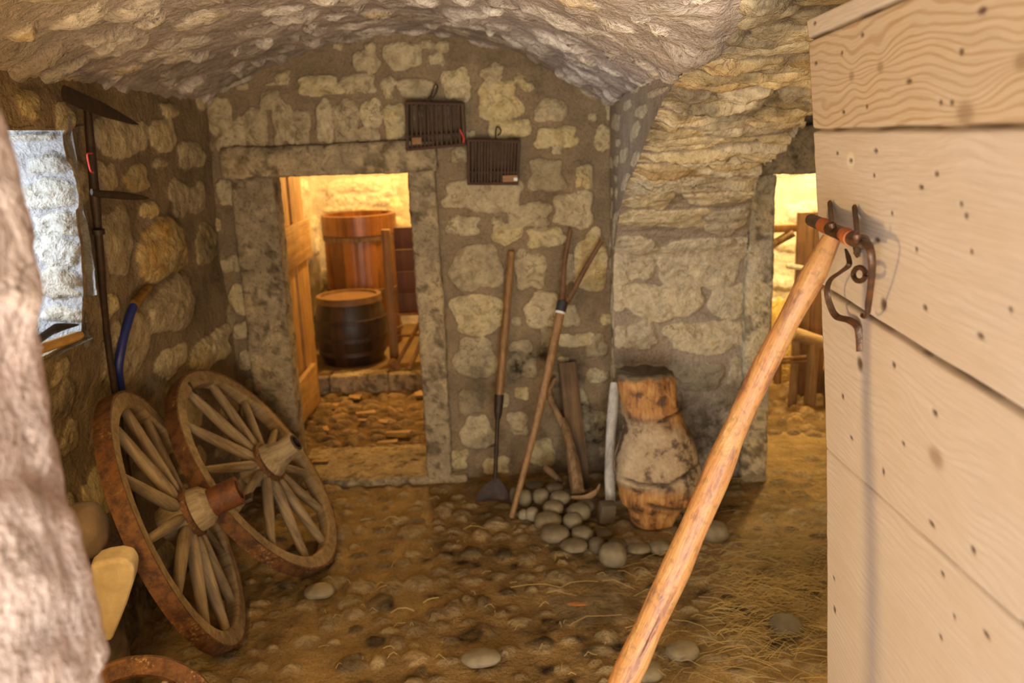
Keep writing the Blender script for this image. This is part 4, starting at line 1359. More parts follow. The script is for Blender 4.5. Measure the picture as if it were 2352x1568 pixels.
# stones by the left wall, under the window niche
pb = atX(290, 1420, -1.25)
rock('boulder', (-1.20, 2.37, 0.05), (0.10, 0.08, 0.085), M_BOULDER, 'dark brown boulder on the floor behind the small rusty wheel', 'boulder', seed=4.0, amp=0.3)
rock('boulder', (-1.36, 2.46, 0.25), (0.085, 0.13, 0.30), M_BOULDER, 'tall dark boulder against the left wall behind the nearest wagon wheel', 'boulder', seed=14.0, amp=0.25)
p_ = atX(194, 1218, -1.28)
rock('field_stone', V3(p_), (0.058, 0.07, 0.085), M_BOULDER, 'rounded brown stone resting on the boulders at the left edge', 'stone', seed=24.0, amp=0.18)
sp = [(205, 1300), (245, 1288), (272, 1284), (298, 1289), (310, 1310), (306, 1340), (290, 1390), (270, 1440), (255, 1475), (205, 1475)]
q = [atY(x, y, 2.31) for x, y in sp]
c_ = sum(q) / len(q)
sl = MB()
V_ = [tuple(p - c_) for p in q] + [tuple(p - c_ + np.array([-0.012, 0.07, 0.015])) for p in q]
k = len(q)
sl.add(V_, [list(range(k)), list(range(2 * k - 1, k - 1, -1))] + [[i, i + k, (i + 1) % k + k, (i + 1) % k] for i in range(k)])
o_ = sl.build('stone_slab', M_SLAB, smooth=False)
bv = o_.modifiers.new('soft_edges', 'BEVEL')
bv.width = 0.012
bv.segments = 3
o_.location = V3(c_)
props(o_, 'pale smooth stone slab leaning at the left, below the rounded brown stone', 'stone')

# ---- tree stump
def make_stump():
    Yc = 3.74
    lev = [(868, 1424, 1556, 0.085), (885, 1422, 1560, 0.10), (920, 1430, 1562, 0.105), (960, 1440, 1568, 0.11), (990, 1446, 1580, 0.12), (1020, 1436, 1592, 0.135), (1060, 1424, 1600, 0.15), (1100, 1420, 1606, 0.155), (1130, 1421, 1604, 0.15), (1150, 1426, 1596, 0.14), (1165, 1442, 1572, 0.11), (1190, 1450, 1556, 0.095), (1215, 1456, 1544, 0.085), (1240, 1462, 1532, 0.08)]
    zs, xl, xr, dp = [], [], [], []
    for py, a, b, d in lev:
        pa, pb_ = atY(a, py, Yc), atY(b, py, Yc)
        zs.append((pa[2] + pb_[2]) / 2)
        xl.append(pa[0])
        xr.append(pb_[0])
        dp.append(d)
    zs, xl, xr, dp = map(np.array, (zs, xl, xr, dp))
    o = np.argsort(zs)
    zs, xl, xr, dp = zs[o], xl[o], xr[o], dp[o]
    n, m = 96, 72
    Z = np.linspace(0.0, zs[-1], n)
    XLf, XRf, D = np.interp(Z, zs, xl), np.interp(Z, zs, xr), np.interp(Z, zs, dp)
    th = np.linspace(0, 2 * PI, m, endpoint=False)
    Zg, Tg = np.meshgrid(Z, th, indexing='ij')
    cx, hw = (XLf + XRf) / 2, (XRf - XLf) / 2
    ct, st_ = np.cos(Tg), np.sin(Tg)
    pw = 0.75
    X = cx[:, None] + hw[:, None] * np.sign(ct) * np.abs(ct) ** pw
    Yy = Yc + 0.02 + 0.10 * (Zg / 0.7) + D[:, None] * np.sign(st_) * np.abs(st_) ** pw
    P = np.stack([X, Yy, Zg], -1)
    nn = np.stack([ct, st_, 0 * ct], -1)
    vert = fbm(P * np.array([26, 26, 4.5]), 4) - 0.5
    lump = fbm(P * 7 + 3, 3) - 0.5
    zone = sstep(0.16, 0.22, Zg + 0.10 * (fbm(P * 6, 2) - 0.5)) * (1 - sstep(0.44, 0.54, Zg + 0.16 * (fbm(P * 7 + 9, 3) - 0.5) + 0.35 * (X - 0.64)))
    H = 0.022 * vert + 0.03 * lump + 0.012 * zone
    def crack(z0, sl_, x0, x1, w_, depth):
        line_ = z0 + sl_ * (X - x0) + 0.02 * (fbm(np.stack([X * 9, X * 0, X * 0 + z0], -1), 2) - 0.5)
        return depth * np.exp(-((Zg - line_) / w_) ** 2) * sstep(x0 - 0.02, x0 + 0.02, X) * (1 - sstep(x1 - 0.02, x1 + 0.02, X)) * (st_ < 0.3)
    cr = crack(0.245, -0.10, 0.49, 0.66, 0.006, 1.0) + crack(0.225, 0.45, 0.66, 0.82, 0.006, 1.0) + crack(0.50, 0.3, 0.64, 0.80, 0.005, 1.0) + crack(0.14, -0.25, 0.58, 0.74, 0.009, 1.0)
    H = H - 0.02 * np.clip(cr, 0, 1)
    P = P + nn * H[..., None]
    top = Z[-1]
    P[-6:, :, 2] += 0.03 * (fbm(P[-6:] * 30, 3) - 0.5) * np.linspace(0.2, 1, 6)[:, None]
    cen = np.array([cx[-1], Yc + 0.1, top - 0.02])
    root = empty('tree_stump', (0.64, Yc, 0), 'thick gnarled tree stump with orange heartwood standing before the pier', 'stump')
    V = P.reshape(-1, 3)
    idx = np.arange(n * m).reshape(n, m)
    q = np.stack([idx[:-1], np.roll(idx, -1, 1)[:-1], np.roll(idx, -1, 1)[1:], idx[1:]], -1).reshape(-1, 4)
    V = np.concatenate([V, [cen, [cx[0], Yc, 0.0]]])
    capq = [[idx[-1, k], idx[-1, (k + 1) % m], n * m, n * m] for k in range(0)]
    Zl = np.append(zone.ravel(), [0, 0])
    Cl = np.append(np.clip(cr, 0, 1).ravel(), [0, 0])
    Tl = np.append(sstep(top - 0.03, top - 0.004, Zg + 0.05 * lump).ravel(), [1, 0])
    me = bpy.data.meshes.new('trunk')
    faces = [list(map(int, f)) for f in q] + [[int(idx[-1, k]), int(idx[-1, (k + 1) % m]), n * m] for k in range(m)] + [[int(idx[0, (k + 1) % m]), int(idx[0, k]), n * m + 1] for k in range(m)]
    me.from_pydata([tuple(v - np.array(root.location)) for v in V], [], faces)
    for a, dd in (('bark', Zl), ('crack', Cl), ('top', Tl)):
        at = me.attributes.new(a, 'FLOAT', 'POINT')
        at.data.foreach_set('value', dd.astype(np.float32))
    mt, nt, b = new_mat('gnarled_stump')
    v = coords(nt)
    g = noise(nt, coords(nt, (1, 1, 0.16)), 42, 5, 0.65, 0.5)
    bb = noise(nt, v, 11, 4, 0.6)
    fine = noise(nt, v, 60, 4, 0.7)
    heart = ramp(nt, math_n(nt, 'ADD', math_n(nt, 'MULTIPLY', g, 0.6), math_n(nt, 'MULTIPLY', bb, 0.4)), [(0.36, (0.09, 0.03, 0.01)), (0.48, (0.34, 0.145, 0.034)), (0.63, (0.52, 0.28, 0.085))])
    bark = ramp(nt, math_n(nt, 'ADD', math_n(nt, 'MULTIPLY', fine, 0.4), math_n(nt, 'MULTIPLY', bb, 0.6)), [(0.36, (0.12, 0.07, 0.035)), (0.48, (0.36, 0.25, 0.135)), (0.66, (0.50, 0.38, 0.225))])
    c = mix(nt, attr(nt, 'bark'), heart, bark)
    rot_ = ramp(nt, math_n(nt, 'MULTIPLY', math_n(nt, 'ADD', bb, -0.02), 1.0), [(0.36, 0.75), (0.46, 0.0)])
    c = mix(nt, rot_, c, (0.045, 0.022, 0.01))
    zz_ = math_n(nt, 'MULTIPLY', attr(nt, 'bark'), math_n(nt, 'SUBTRACT', 1.0, attr(nt, 'bark')))
    c = mix(nt, math_n(nt, 'MULTIPLY', math_n(nt, 'MULTIPLY', zz_, 3.4), ramp(nt, bb, [(0.4, 1.0), (0.58, 0.2)]), True), c, (0.06, 0.028, 0.012))
    c = mix(nt, attr(nt, 'top'), c, (0.11, 0.075, 0.035))
    c = mix(nt, attr(nt, 'crack'), c, (0.03, 0.016, 0.008))
    nt.links.new(c, b.inputs['Base Color'])
    b.inputs['Roughness'].default_value = 0.7
    bump(nt, b, math_n(nt, 'ADD', g, math_n(nt, 'MULTIPLY', fine, 0.6)), 0.7, 0.008)
    link('trunk', me, mt, root)


make_stump()
bl_ = MB()
a_, b_ = atY(1402, 1120, 3.86), atY(1413, 880, 4.14)
a_ = np.array([a_[0], a_[1], 0.0])
root = empty('birch_log', V3(a_), 'thin pale-barked log standing in the gap left of the stump', 'log')
bl_.tube(line(V3(a_), V3(b_), 20, (-0.012, 0, 0)), 0.026, 14, wob=0.15)
wb(bl_, 'log', M_BIRCH, root)

# ---- flat-bladed spade on a socket (leaning on the back wall)
def make_spade():
    base = np.array([-0.131, 4.086, 0.0])
    top = atY(1175, 577, 4.352)
    root = empty('long_spade', V3(base), 'long-handled spade with a dark half-round iron blade leaning on the back wall', 'spade')
    P = lambda py, px: np.array(base + (top - base) * ((atY(px, py, 4.2)[2]) / atY(1175, 577, 4.2)[2]))
    def on(px, py):
        # point of the leaning plane seen at this pixel
        d = ray(px, py)
        e = top - base
        nrm = np.array([0, -e[2], e[1]])
        t = (nrm @ (base - EYE)) / (nrm @ d)
        return EYE + d * t
    hn = MB()
    a, b = on(1146, 918), on(1175, 578)
    hn.tube(line(V3(a), V3(b), 26), list(np.interp(np.linspace(0, 1, 26), [0, 0.5, 1], [0.0185, 0.0195, 0.0175])), 16, wob=0.03)
    wb(hn, 'handle', M_HANDLE, root)
    so = MB()
    a2, a3 = on(1147, 906), on(1143, 962)
    so.tube(line(V3(a2), V3(a3), 8), [0.0235, 0.0235, 0.023, 0.0225, 0.0215, 0.0205, 0.018, 0.014], 16)
    wb(so, 'socket', M_DARKIRON, root)
    nk = MB()
    a4, a5 = on(1143, 955), on(1137, 1108)
    nk.tube(line(V3(a4), V3(a5), 16), list(np.interp(np.linspace(0, 1, 16), [0, 0.05, 0.5, 0.55, 0.6, 1], [0.014, 0.011, 0.0105, 0.013, 0.010, 0.012])), 12)
    c5 = on(1131, 1024)
    nk.tube(line(V3(c5 - np.array([0.012, 0, 0])), V3(on(1143, 1022)), 4), 0.006, 8)
    wb(nk, 'shank', M_DARKIRON, root)
    bd = MB()
    out = [(1137, 1090), (1129, 1100), (1113, 1112), (1100, 1126), (1094, 1140), (1093, 1150), (1110, 1150), (1126, 1148), (1141, 1150), (1158, 1156), (1173, 1158), (1172, 1142), (1166, 1126), (1156, 1110), (1146, 1099)]
    pts = [on(x, y) for x, y in out]
    cc = on(1134, 1128)
    off = np.array([0, -0.012, -0.004])
    fr = [V3(p + np.array([0, -0.006, 0])) for p in pts] + [V3(cc + off * 1.8)]
    bk = [V3(p + np.array([0, 0.0, 0])) for p in pts] + [V3(cc + off * 0.9)]
    k = len(pts)
    fs = [[i, (i + 1) % k, k] for i in range(k)] + [[k + 1 + (i + 1) % k, k + 1 + i, 2 * k + 1] for i in range(k)] + [[i, i + k + 1, (i + 1) % k + k + 1, (i + 1) % k] for i in range(k)]
    bd.add(fr + bk, fs)
    wb(bd, 'blade', M_DARKIRON, root)


make_spade()

# ---- forked pole
def make_fork():
    base = np.array([-0.035, 3.849, 0.0])
    j = atY(1288, 712, 4.20)
    root = empty('forked_pole', V3(base), 'wooden two-pronged hay fork with black tape below the prongs', 'hay fork')
    sh = MB()
    sh.tube(line(V3(base + np.array([0, 0, 0.004])), V3(j), 34, (0.012, 0.0, 0)), list(np.interp(np.linspace(0, 1, 34), [0, 0.4, 0.9, 1], [0.0135, 0.017, 0.022, 0.024])), 14, wob=0.06)
    wb(sh, 'shaft', M_FORK, root)
    t1 = MB()
    e1 = atY(1311, 527, 4.33)
    t1.tube(spline([V3(j), V3(atY(1293, 668, 4.24)), V3(atY(1297, 600, 4.29)), V3(e1)], 24), list(np.linspace(0.0165, 0.0105, 24)), 12, wob=0.1)
    wb(t1, 'tine', M_TINE, root)
    t2 = MB()
    e2 = atY(1382, 553, 4.30)
    t2.tube(spline([V3(j), V3(atY(1312, 676, 4.235)), V3(atY(1345, 615, 4.27)), V3(e2)], 24), list(np.linspace(0.0165, 0.0105, 24)), 12, wob=0.08)
    wb(t2, 'tine', M_TINE, root)
    d = (j - base) / np.linalg.norm(j - base)
    tp = MB()
    tp.tube(line(V3(j - d * 0.008), V3(j + d * 0.045), 6), [0.0262, 0.0265, 0.0265, 0.0268, 0.027, 0.027], 16)
    t_ = wb(tp, 'tape', M_BLACK, root)
    t_['label'] = 'black tape wound round the fork'
    wt = MB()
    wt.tube(line(V3(j - d * 0.019), V3(j - d * 0.008), 3), 0.0262, 16)
    w_ = wb(wt, 'tape', M_WHITE, root)
    w_['label'] = 'narrow white tape ring'


make_fork()

# ---- old timbers behind the heap
bo = MB()
a_, b_ = atZ(1335, 1118, 0.02), atY(1302, 832, 4.345)
ax = np.array(b_) - np.array(a_)
L_ = float(np.linalg.norm(ax))


def board(name, a, b, w, t, mat, label, cat, roll=0.0, bev=0.006, wav=0.0, group=None):
    a, b = Vector(V3(a)), Vector(V3(b))
    L = (b - a).length
    m_ = MB()
    m_.box((0, 0, L / 2), (w, t, L), bev)
    if wav:
        vv = np.array(m_.v)
        vv[:, 0] += wav * np.sin(vv[:, 2] / L * 5)
        m_.v = [tuple(p) for p in vv]
    o = m_.build(name, mat)
    o.matrix_world = Matrix.Translation(a) @ (b - a).to_track_quat('Z', 'Y').to_matrix().to_4x4() @ Matrix.Rotation(roll, 4, 'Z')
    return props(o, label, cat, group)


board('old_board', np.array([a_[0], 4.16, 0.0]), V3(b_), 0.095, 0.035, M_OLDBOARD, 'dark weathered board leaning on the back wall behind the stone heap', 'board', roll=0.0)
tm = MB()
pA, pB = atZ(1328, 1132, 0.09), atY(1293, 962, 4.22)
tm_root = empty('split_timber', V3((pA[0], pA[1], 0.06)), 'broken brown timber standing on the stone heap, in front of the dark board', 'timber')
tm.tube(spline([V3(pA), V3((np.array(pA) * 0.55 + np.array(pB) * 0.45) + np.array([0.008, 0, 0])), V3(pB)], 24), list(np.interp(np.linspace(0, 1, 24), [0, 0.5, 0.8, 1], [0.052, 0.046, 0.036, 0.02])), 8, wob=0.22, flat=0.7)
wb(tm, 'timber', M_TIMBER, tm_root)
tb = MB()
tb.tube(spline([V3(atY(1305, 1000, 4.18)), V3(atY(1280, 950, 4.22)), V3(atY(1262, 905, 4.28)), V3(atY(1275, 870, 4.33))], 20), list(np.linspace(0.022, 0.010, 20)), 10, wob=0.2)
wb(tb, 'branch', M_TIMBER, tm_root)
bs = MB()
bs.tube(spline([V3(atZ(1312, 1142, 0.085)), V3(atZ(1345, 1142, 0.085)), V3(atZ(1368, 1130, 0.10)), V3(atZ(1378, 1112, 0.13))], 20), list(np.interp(np.linspace(0, 1, 20), [0, 0.5, 1], [0.008, 0.017, 0.005])), 10, flat=0.35, wob=0.1)
o_ = bs.build('bark_strip', M_TIMBER)
props(o_, 'curved strip of bark lying on the heap at the foot of the timber', 'bark')
br = MB()
br.tube(line(V3(atZ(1252, 1072, 0.14)), V3(atZ(1290, 1108, 0.08)), 10), [0.017, 0.020, 0.020, 0.019, 0.019, 0.018, 0.018, 0.017, 0.016, 0.012], 10, wob=0.12)
o_ = br.build('short_branch', M_OLDBOARD)
props(o_, 'short dark branch lying on the back of the stone heap', 'branch')

# ---- wooden cages on the back wall
def make_cage(c, mid, nbars, label, block, hookpts, yf=4.292, yb=4.362, white=False, red=False):
    q = [atY(x, y, yf) for x, y in c]           # tl, tr, br, bl on the front plane
    tl, tr, br_, bl2 = q
    root = empty('wooden_cage', V3(((bl2 + br_) / 2)), label, 'cage')
    dy = np.array([0, yb - yf, 0])
    mt_l, mt_r = tl + (bl2 - tl) * mid, tr + (br_ - tr) * mid
    def rail(a, b, r, name):
        m_ = MB()
        ext = (b - a) / np.linalg.norm(b - a) * 0.008
        m_.tube(line(V3(a - ext), V3(b + ext), 8), r, 8, wob=0.12)
        m_.tube(line(V3(a - ext + dy), V3(b + ext + dy), 8), r, 8, wob=0.12)
        m_.tube(line(V3(a), V3(a + dy), 3), r * 0.9, 8)
        m_.tube(line(V3(b), V3(b + dy), 3), r * 0.9, 8)
        return wb(m_, name, M_CAGE, root)
    rail(tl, tr, 0.0085, 'top_frame')
    rail(mt_l, mt_r, 0.0055, 'middle_frame')
    rail(bl2, br_, 0.0085, 'bottom_frame')
    for a, b in ((tl, bl2), (tr, br_), (tl + dy, bl2 + dy), (tr + dy, br_ + dy)):
        m_ = MB()
        m_.tube(line(V3(a), V3(b), 5), 0.008, 8, wob=0.1)
        wb(m_, 'post', M_CAGEBAR, root)
    for i in range(1, nbars):
        t = i / nbars + 0.012 * math.sin(i * 7.0)
        for o_, n_ in ((0 * dy, 'bar'), (dy, 'rear_bar')):
            if n_ == 'rear_bar' and i % 2:
                continue
            m_ = MB()
            a, b = tl + (tr - tl) * t + o_, bl2 + (br_ - bl2) * t + o_
            m_.tube(line(V3(a), V3(b), 6), 0.0052, 8, wob=0.15)
            wb(m_, n_, M_CAGEBAR, root)
    fl = MB()
    ctr = (bl2 + br_) / 2 + dy / 2
    fl.box(V3(ctr), (np.linalg.norm(br_ - bl2), abs(dy[1]) * 0.9, 0.008), 0.002)
    wb(fl, 'floor_board', M_CAGE, root)
    x0, y0, x1, y1 = block
    a, b = atY(x0, y0, yf - 0.008), atY(x1, y1, yf - 0.008)
    bk = MB()
    bk.box(V3((a + b) / 2), (abs(b[0] - a[0]), 0.014, abs(b[2] - a[2])), 0.002)
    blk = wb(bk, 'block', M_CAGELIGHT, root)
    blk['label'] = 'lighter wooden block at the cage bottom'
    if white:
        w_ = MB()
        p0, p1 = atY(1180, 408, yf - 0.017), atY(1189, 415, yf - 0.017)
        w_.box(V3((p0 + p1) / 2), (abs(p1[0] - p0[0]), 0.003, abs(p1[2] - p0[2])), 0.0008)
        s_ = wb(w_, 'tag', M_WHITE, blk.parent)
        s_['label'] = 'tiny white tag'
    if red:
        w_ = MB()
        w_.tube(spline([V3(atY(x, y, yf - 0.012)) for x, y in ((1056, 297), (1061, 308), (1065, 318), (1063, 328))], 14), 0.004, 8)
        s_ = wb(w_, 'cord', M_RED, root)
        s_['label'] = 'faded red cord at the cage corner'
    hk = MB()
    hk.tube(spline([V3(atY(x, y, yy)) for x, y, yy in hookpts], 30), 0.0032, 8)
    wb(hk, 'hook', M_DARKIRON, root)


make_cage(((934, 236), (1062, 239), (1066, 331), (936, 343)), 0.72, 13, 'upper left wooden slat cage with a looped wire hook', (946, 316, 969, 331),
          [(992, 236, 4.33), (989, 222, 4.33), (995, 205, 4.34), (999, 194, 4.35), (1005, 198, 4.35), (1002, 212, 4.34), (994, 224, 4.33), (988, 220, 4.33), (984, 226, 4.33)], red=True)
make_cage(((1076, 322), (1192, 325), (1187, 421), (1077, 421)), 0.735, 15, 'lower right wooden slat cage with a tiny white tag', (1154, 403, 1189, 417),
          [(1139, 320, 4.33), (1139, 302, 4.34), (1142, 291, 4.35), (1150, 298, 4.35), (1149, 306, 4.34), (1143, 311, 4.33)], white=True)

# ---- iron tool with two blades on the left wall
def make_iron_tool():
    XT = -1.40
    top, mid_, low = atX(200, 238, XT), atX(228, 560, XT - 0.02), atX(258, 860, XT - 0.09)
    d = (low - top) / np.linalg.norm(low - top)
    foot = low + d * (low[2] / -d[2])
    foot = np.array([-1.49, foot[1] - 0.05, 0.0])
    root = empty('double_hoe', V3(foot), 'tall dark iron pole with two pointed blades standing against the left wall', 'hoe')
    sh = MB()
    sh.tube(spline([V3(foot), V3(low), V3(mid_), V3(top)], 40), list(np.interp(np.linspace(0, 1, 40), [0, 0.55, 0.72, 0.75, 0.78, 1], [0.012, 0.0125, 0.0145, 0.018, 0.0165, 0.012])), 12, wob=0.06)
    wb(sh, 'shaft', M_DARKIRON, root)
    cl = MB()
    e = atX(226, 532, XT)
    cl.tube(line(V3(e + d * 0.008), V3(e - d * 0.008), 4), 0.021, 12)
    wb(cl, 'collar', M_DARKIRON, root)
    for pts, w_ in (([(148, 214), (190, 233), (240, 253), (285, 272), (318, 286)], [0.026, 0.028, 0.025, 0.014, 0.002]), ([(210, 441), (230, 445), (280, 449), (318, 453), (343, 455)], [0.011, 0.013, 0.014, 0.011, 0.002])):
        bd = MB()
        P = [V3(atX(x, y, XT + 0.04)) for x, y in pts]
        bd.tube(spline(P, 24), list(np.interp(np.linspace(0, 1, 24), np.linspace(0, 1, len(w_)), w_)), 10, flat=0.42, up=(0, 0, 1))
        wb(bd, 'blade', M_DARKIRON, root)
    rc = MB()
    rc.tube(spline([V3(atX(x, y, XT + 0.018)) for x, y in ((211, 352), (201, 354), (203, 372), (208, 392), (214, 396))], 20), 0.0028, 8)
    r_ = wb(rc, 'cord', M_RED, root)
    r_['label'] = 'thin red cord tied round the shaft'


make_iron_tool()

# ---- blue hose
XH = -1.438
hs = [(318, 684), (303, 712), (288, 760), (277, 810), (272, 850), (277, 888), (284, 930)]
hp = [V3(atX(x, y, XH - 0.012 * i_)) for i_, (x, y) in enumerate(hs)]
lastp = hp[-1]
hp += [(-1.53, lastp[1] + 0.02, lastp[2] - 0.05)]
root = empty('blue_hose', hp[-1], 'dark blue rubber hose with a brass nozzle curving down the left wall', 'hose')
h_ = MB()
h_.tube(spline(hp, 70), 0.0165, 14)
wb(h_, 'hose', M_HOSE, root)
nz_ = MB()
nz_.tube(spline([V3(atX(310, 698, XH)), V3(atX(322, 682, XH)), V3(atX(332, 670, XH)), V3(atX(341, 661, XH - 0.01))], 10), [0.019, 0.0195, 0.0195, 0.019, 0.0185, 0.018, 0.0175, 0.017, 0.016, 0.015], 12)
wb(nz_, 'nozzle', M_BRASS, root)

# ---- hammer lying on the window ledge
p0, p1 = atX(188, 797, -1.435), atX(100, 797, -1.435)
zt_ = WZ0 + 0.012
root = empty('hand_adze', V3((p0[0], p0[1], zt_)), 'small adze with yellow wooden handle lying on the window ledge', 'adze')
hd = MB()
hp0, hp1 = np.array([-1.432, p0[1], zt_ + 0.012]), np.array([-1.50, p1[1] - 0.10, zt_ + 0.012])
hd.tube(line(V3(hp0), V3(hp1), 16), [0.013, 0.0165] + [0.0165] * 14, 14, wob=0.05)
wb(hd, 'handle', M_BATTEN, root)
ib = MB()
c0 = atX(176, 775, -1.50)
ib.tube(spline([V3((-1.50, c0[1] + 0.03, zt_ + 0.02)), V3((-1.53, c0[1] - 0.05, zt_ + 0.028)), V3((-1.53, c0[1] - 0.12, zt_ + 0.026)), V3((-1.49, p1[1] - 0.07, zt_ + 0.014))], 20), list(np.interp(np.linspace(0, 1, 20), [0, 0.35, 1], [0.002, 0.017, 0.013])), 10, flat=0.6, up=(0, 0, 1))
wb(ib, 'blade', M_DARKIRON, root)

# ---- nail in the wall near the corner
nl = MB()
nl.tube(line(V3(atY(1420, 266, 4.40)), V3(atY(1411, 256, 4.33)), 4), 0.003, 6)
props(nl.build('nail', M_DARKIRON), 'bent nail sticking out of the wall by the vault corner', 'nail')

# ---- storeroom door leaf (door_2)
def make_leaf():
    x0 = -1.36
    root = empty('door_2', (x0, 4.97, 0.02), 'pine plank door leaf opened into the storeroom', kind='structure')
    hgt = 1.72
    ws_ = [0.30, 0.22, 0.32]
    y = 4.97
    for i, w_ in enumerate(ws_):
        m_ = MB()
        m_.box((x0 - 0.012 * (i % 2), y + w_ / 2, 0.02 + hgt / 2), (0.028, w_ - 0.006, hgt), 0.004, tint=0.4 + 0.2 * i)
        wb(m_, 'plank', M_DOORLEAF, root)
        y += w_
    for (pxs, nm) in (((640, 500, 708, 600), 'batten'), ((672, 828, 724, 935), 'batten')):
        xa, ya, xb, yb_ = pxs
        pa, pb_ = atX(xa, (ya + yb_) / 2, x0 + 0.03), atX(xb, (ya + yb_) / 2, x0 + 0.03)
        za, zb_ = atX(xb, ya, x0 + 0.03), atX(xb, yb_ - 10, x0 + 0.03)
        m_ = MB()
        Yc_ = (pa[1] + pb_[1]) / 2
        m_.box((x0 + 0.032, Yc_, (za[2] + zb_[2]) / 2), (0.034, abs(pb_[1] - pa[1]), abs(za[2] - zb_[2])), 0.005)
        wb(m_, nm, M_BATTEN, root)


make_leaf()

# ---- storeroom contents
def staves(n):
    return lambda a: 0.5 + 0.9 * (((math.sin(int(a / (2 * PI) * n) * 12.9898) * 43758.5) % 1) - 0.5)


def make_tub():
    c = (-1.195, 7.05, 0.14)
    root = empty('tall_tub', c, 'tall varnished wooden tub with a broad rim, behind the dark barrel', 'tub')
    H_, r = 1.055, 0.285
    b = MB()
    b.lathe([(0, 0.02), (r * 0.98, 0.0), (r * 1.0, 0.4), (r * 1.0, H_), (r * 0.90, H_), (r * 0.88, 0.3), (0, 0.3)], 120, tints=staves(20))
    vv = np.array(b.v)
    a = np.arctan2(vv[:, 1], vv[:, 0])
    gr = np.exp(-((((a / (2 * PI) * 20) % 1) - 0.5) / 0.5) ** 2)
    f_ = 1 - 0.012 * (1 - np.abs(np.sin(a * 10)) ** 0.25)
    vv[:, :2] *= f_[:, None]
    b.v = [tuple(p) for p in vv]
    b.build('staves', M_TUB, root)
    rm = MB()
    rm.lathe([(r * 0.99, H_ - 0.155), (r * 1.045, H_ - 0.15), (r * 1.05, H_ + 0.004), (r * 0.95, H_ + 0.006), (r * 0.95, H_ - 0.01)], 80, closed=False)
    o = rm.build('rim_band', M_TUB, root)
    for z in (H_ - 0.175, 0.46, 0.12):
        hp_ = MB()
        hp_.lathe([(r * 1.0, z - 0.02), (r * 1.03, z - 0.018), (r * 1.035, z + 0.018), (r * 1.0, z + 0.02)], 80)
        hp_.build('hoop', M_OLDBOARD, root)


make_tub()


def make_barrel():
    c = (-1.215, 6.46, 0.145)
    root = empty('barrel', c, 'squat dark wooden barrel with a pale rim on the kerb', 'barrel')
    H_, r = 0.50, 0.262
    pr = [(0, 0.02), (r * 0.86, 0.0)] + [(r * (0.86 + 0.17 * math.sin(PI * min(1, t * 1.02))), H_ * t) for t in np.linspace(0.04, 0.96, 14)] + [(r * 0.88, H_), (r * 0.80, H_), (r * 0.78, H_ - 0.03), (0, H_ - 0.03)]
    b = MB()
    b.lathe(pr, 96, tints=staves(16))
    b.build('staves', M_BARREL, root)
    t = MB()
    t.lathe([(r * 0.905, H_ - 0.045), (r * 0.945, H_ - 0.042), (r * 0.915, H_ + 0.006), (r * 0.80, H_ + 0.006), (r * 0.78, H_ - 0.02)], 80)
    t.build('rim', M_BARRELTOP, root)
    hd_ = MB()
    hd_.lathe([(0, H_ - 0.012), (r * 0.79, H_ - 0.012)], 48)
    hd_.build('head', M_BARRELTOP, root)
    for z, k in ((0.09, 0.955), (0.20, 1.02), (0.33, 1.015)):
        h2 = MB()
        h2.lathe([(r * k, z - 0.018), (r * (k + 0.022), z - 0.016), (r * (k + 0.022), z + 0.016), (r * k, z + 0.018)], 64)
        h2.build('hoop', M_BARREL, root)
    bg = MB()
    a_ = -0.9
    bg.tube(line((r * 0.98 * math.cos(a_), r * 0.98 * math.sin(a_), 0.235), (r * 1.06 * math.cos(a_), r * 1.06 * math.sin(a_), 0.235), 4), 0.016, 10)
    bg.build('bung', M_DARKIRON, root)


make_barrel()


def make_rack():
    Yr = 6.32
    a, b = atY(884, 832, Yr), atY(903, 526, Yr)
    root = empty('wooden_rack', V3((a[0], Yr, 0.14)), 'upright wooden rack with a red-brown panel and thin rails beside the dark barrel', 'rack')
    m_ = MB()
    m_.box(((a[0] + b[0]) / 2 + 0.01, Yr, (0.14 + b[2]) / 2), (0.065, 0.05, b[2] - 0.14), 0.008)
    wb(m_, 'post', M_RACK, root)
    p0, p1 = atY(906, 522, Yr + 0.06), atY(972, 722, Yr + 0.06)
    m_ = MB()
    for i in range(4):
        w_ = (p0[2] - p1[2]) / 4
        m_.box(((p0[0] + p1[0]) / 2 + 0.06, Yr + 0.06, p1[2] + w_ * (i + 0.5)), (p1[0] - p0[0] + 0.14, 0.02, w_ - 0.003), 0.003)
    wb(m_, 'panel', M_PANEL, root)
    for y in (723, 772):
        m_ = MB()
        q0, q1 = atY(900, y, Yr), atY(985, y - 4, Yr)
        m_.tube(line(V3(q0), V3(q1 + np.array([0.06, 0, 0])), 6), 0.0095, 8, wob=0.1)
        wb(m_, 'rail', M_RACK, root)
    m_ = MB()
    q1 = atY(985, 722, Yr)
    m_.box((q1[0] + 0.09, Yr + 0.02, (0.14 + b[2]) / 2), (0.05, 0.05, b[2] - 0.14), 0.008)
    wb(m_, 'post', M_RACK, root)


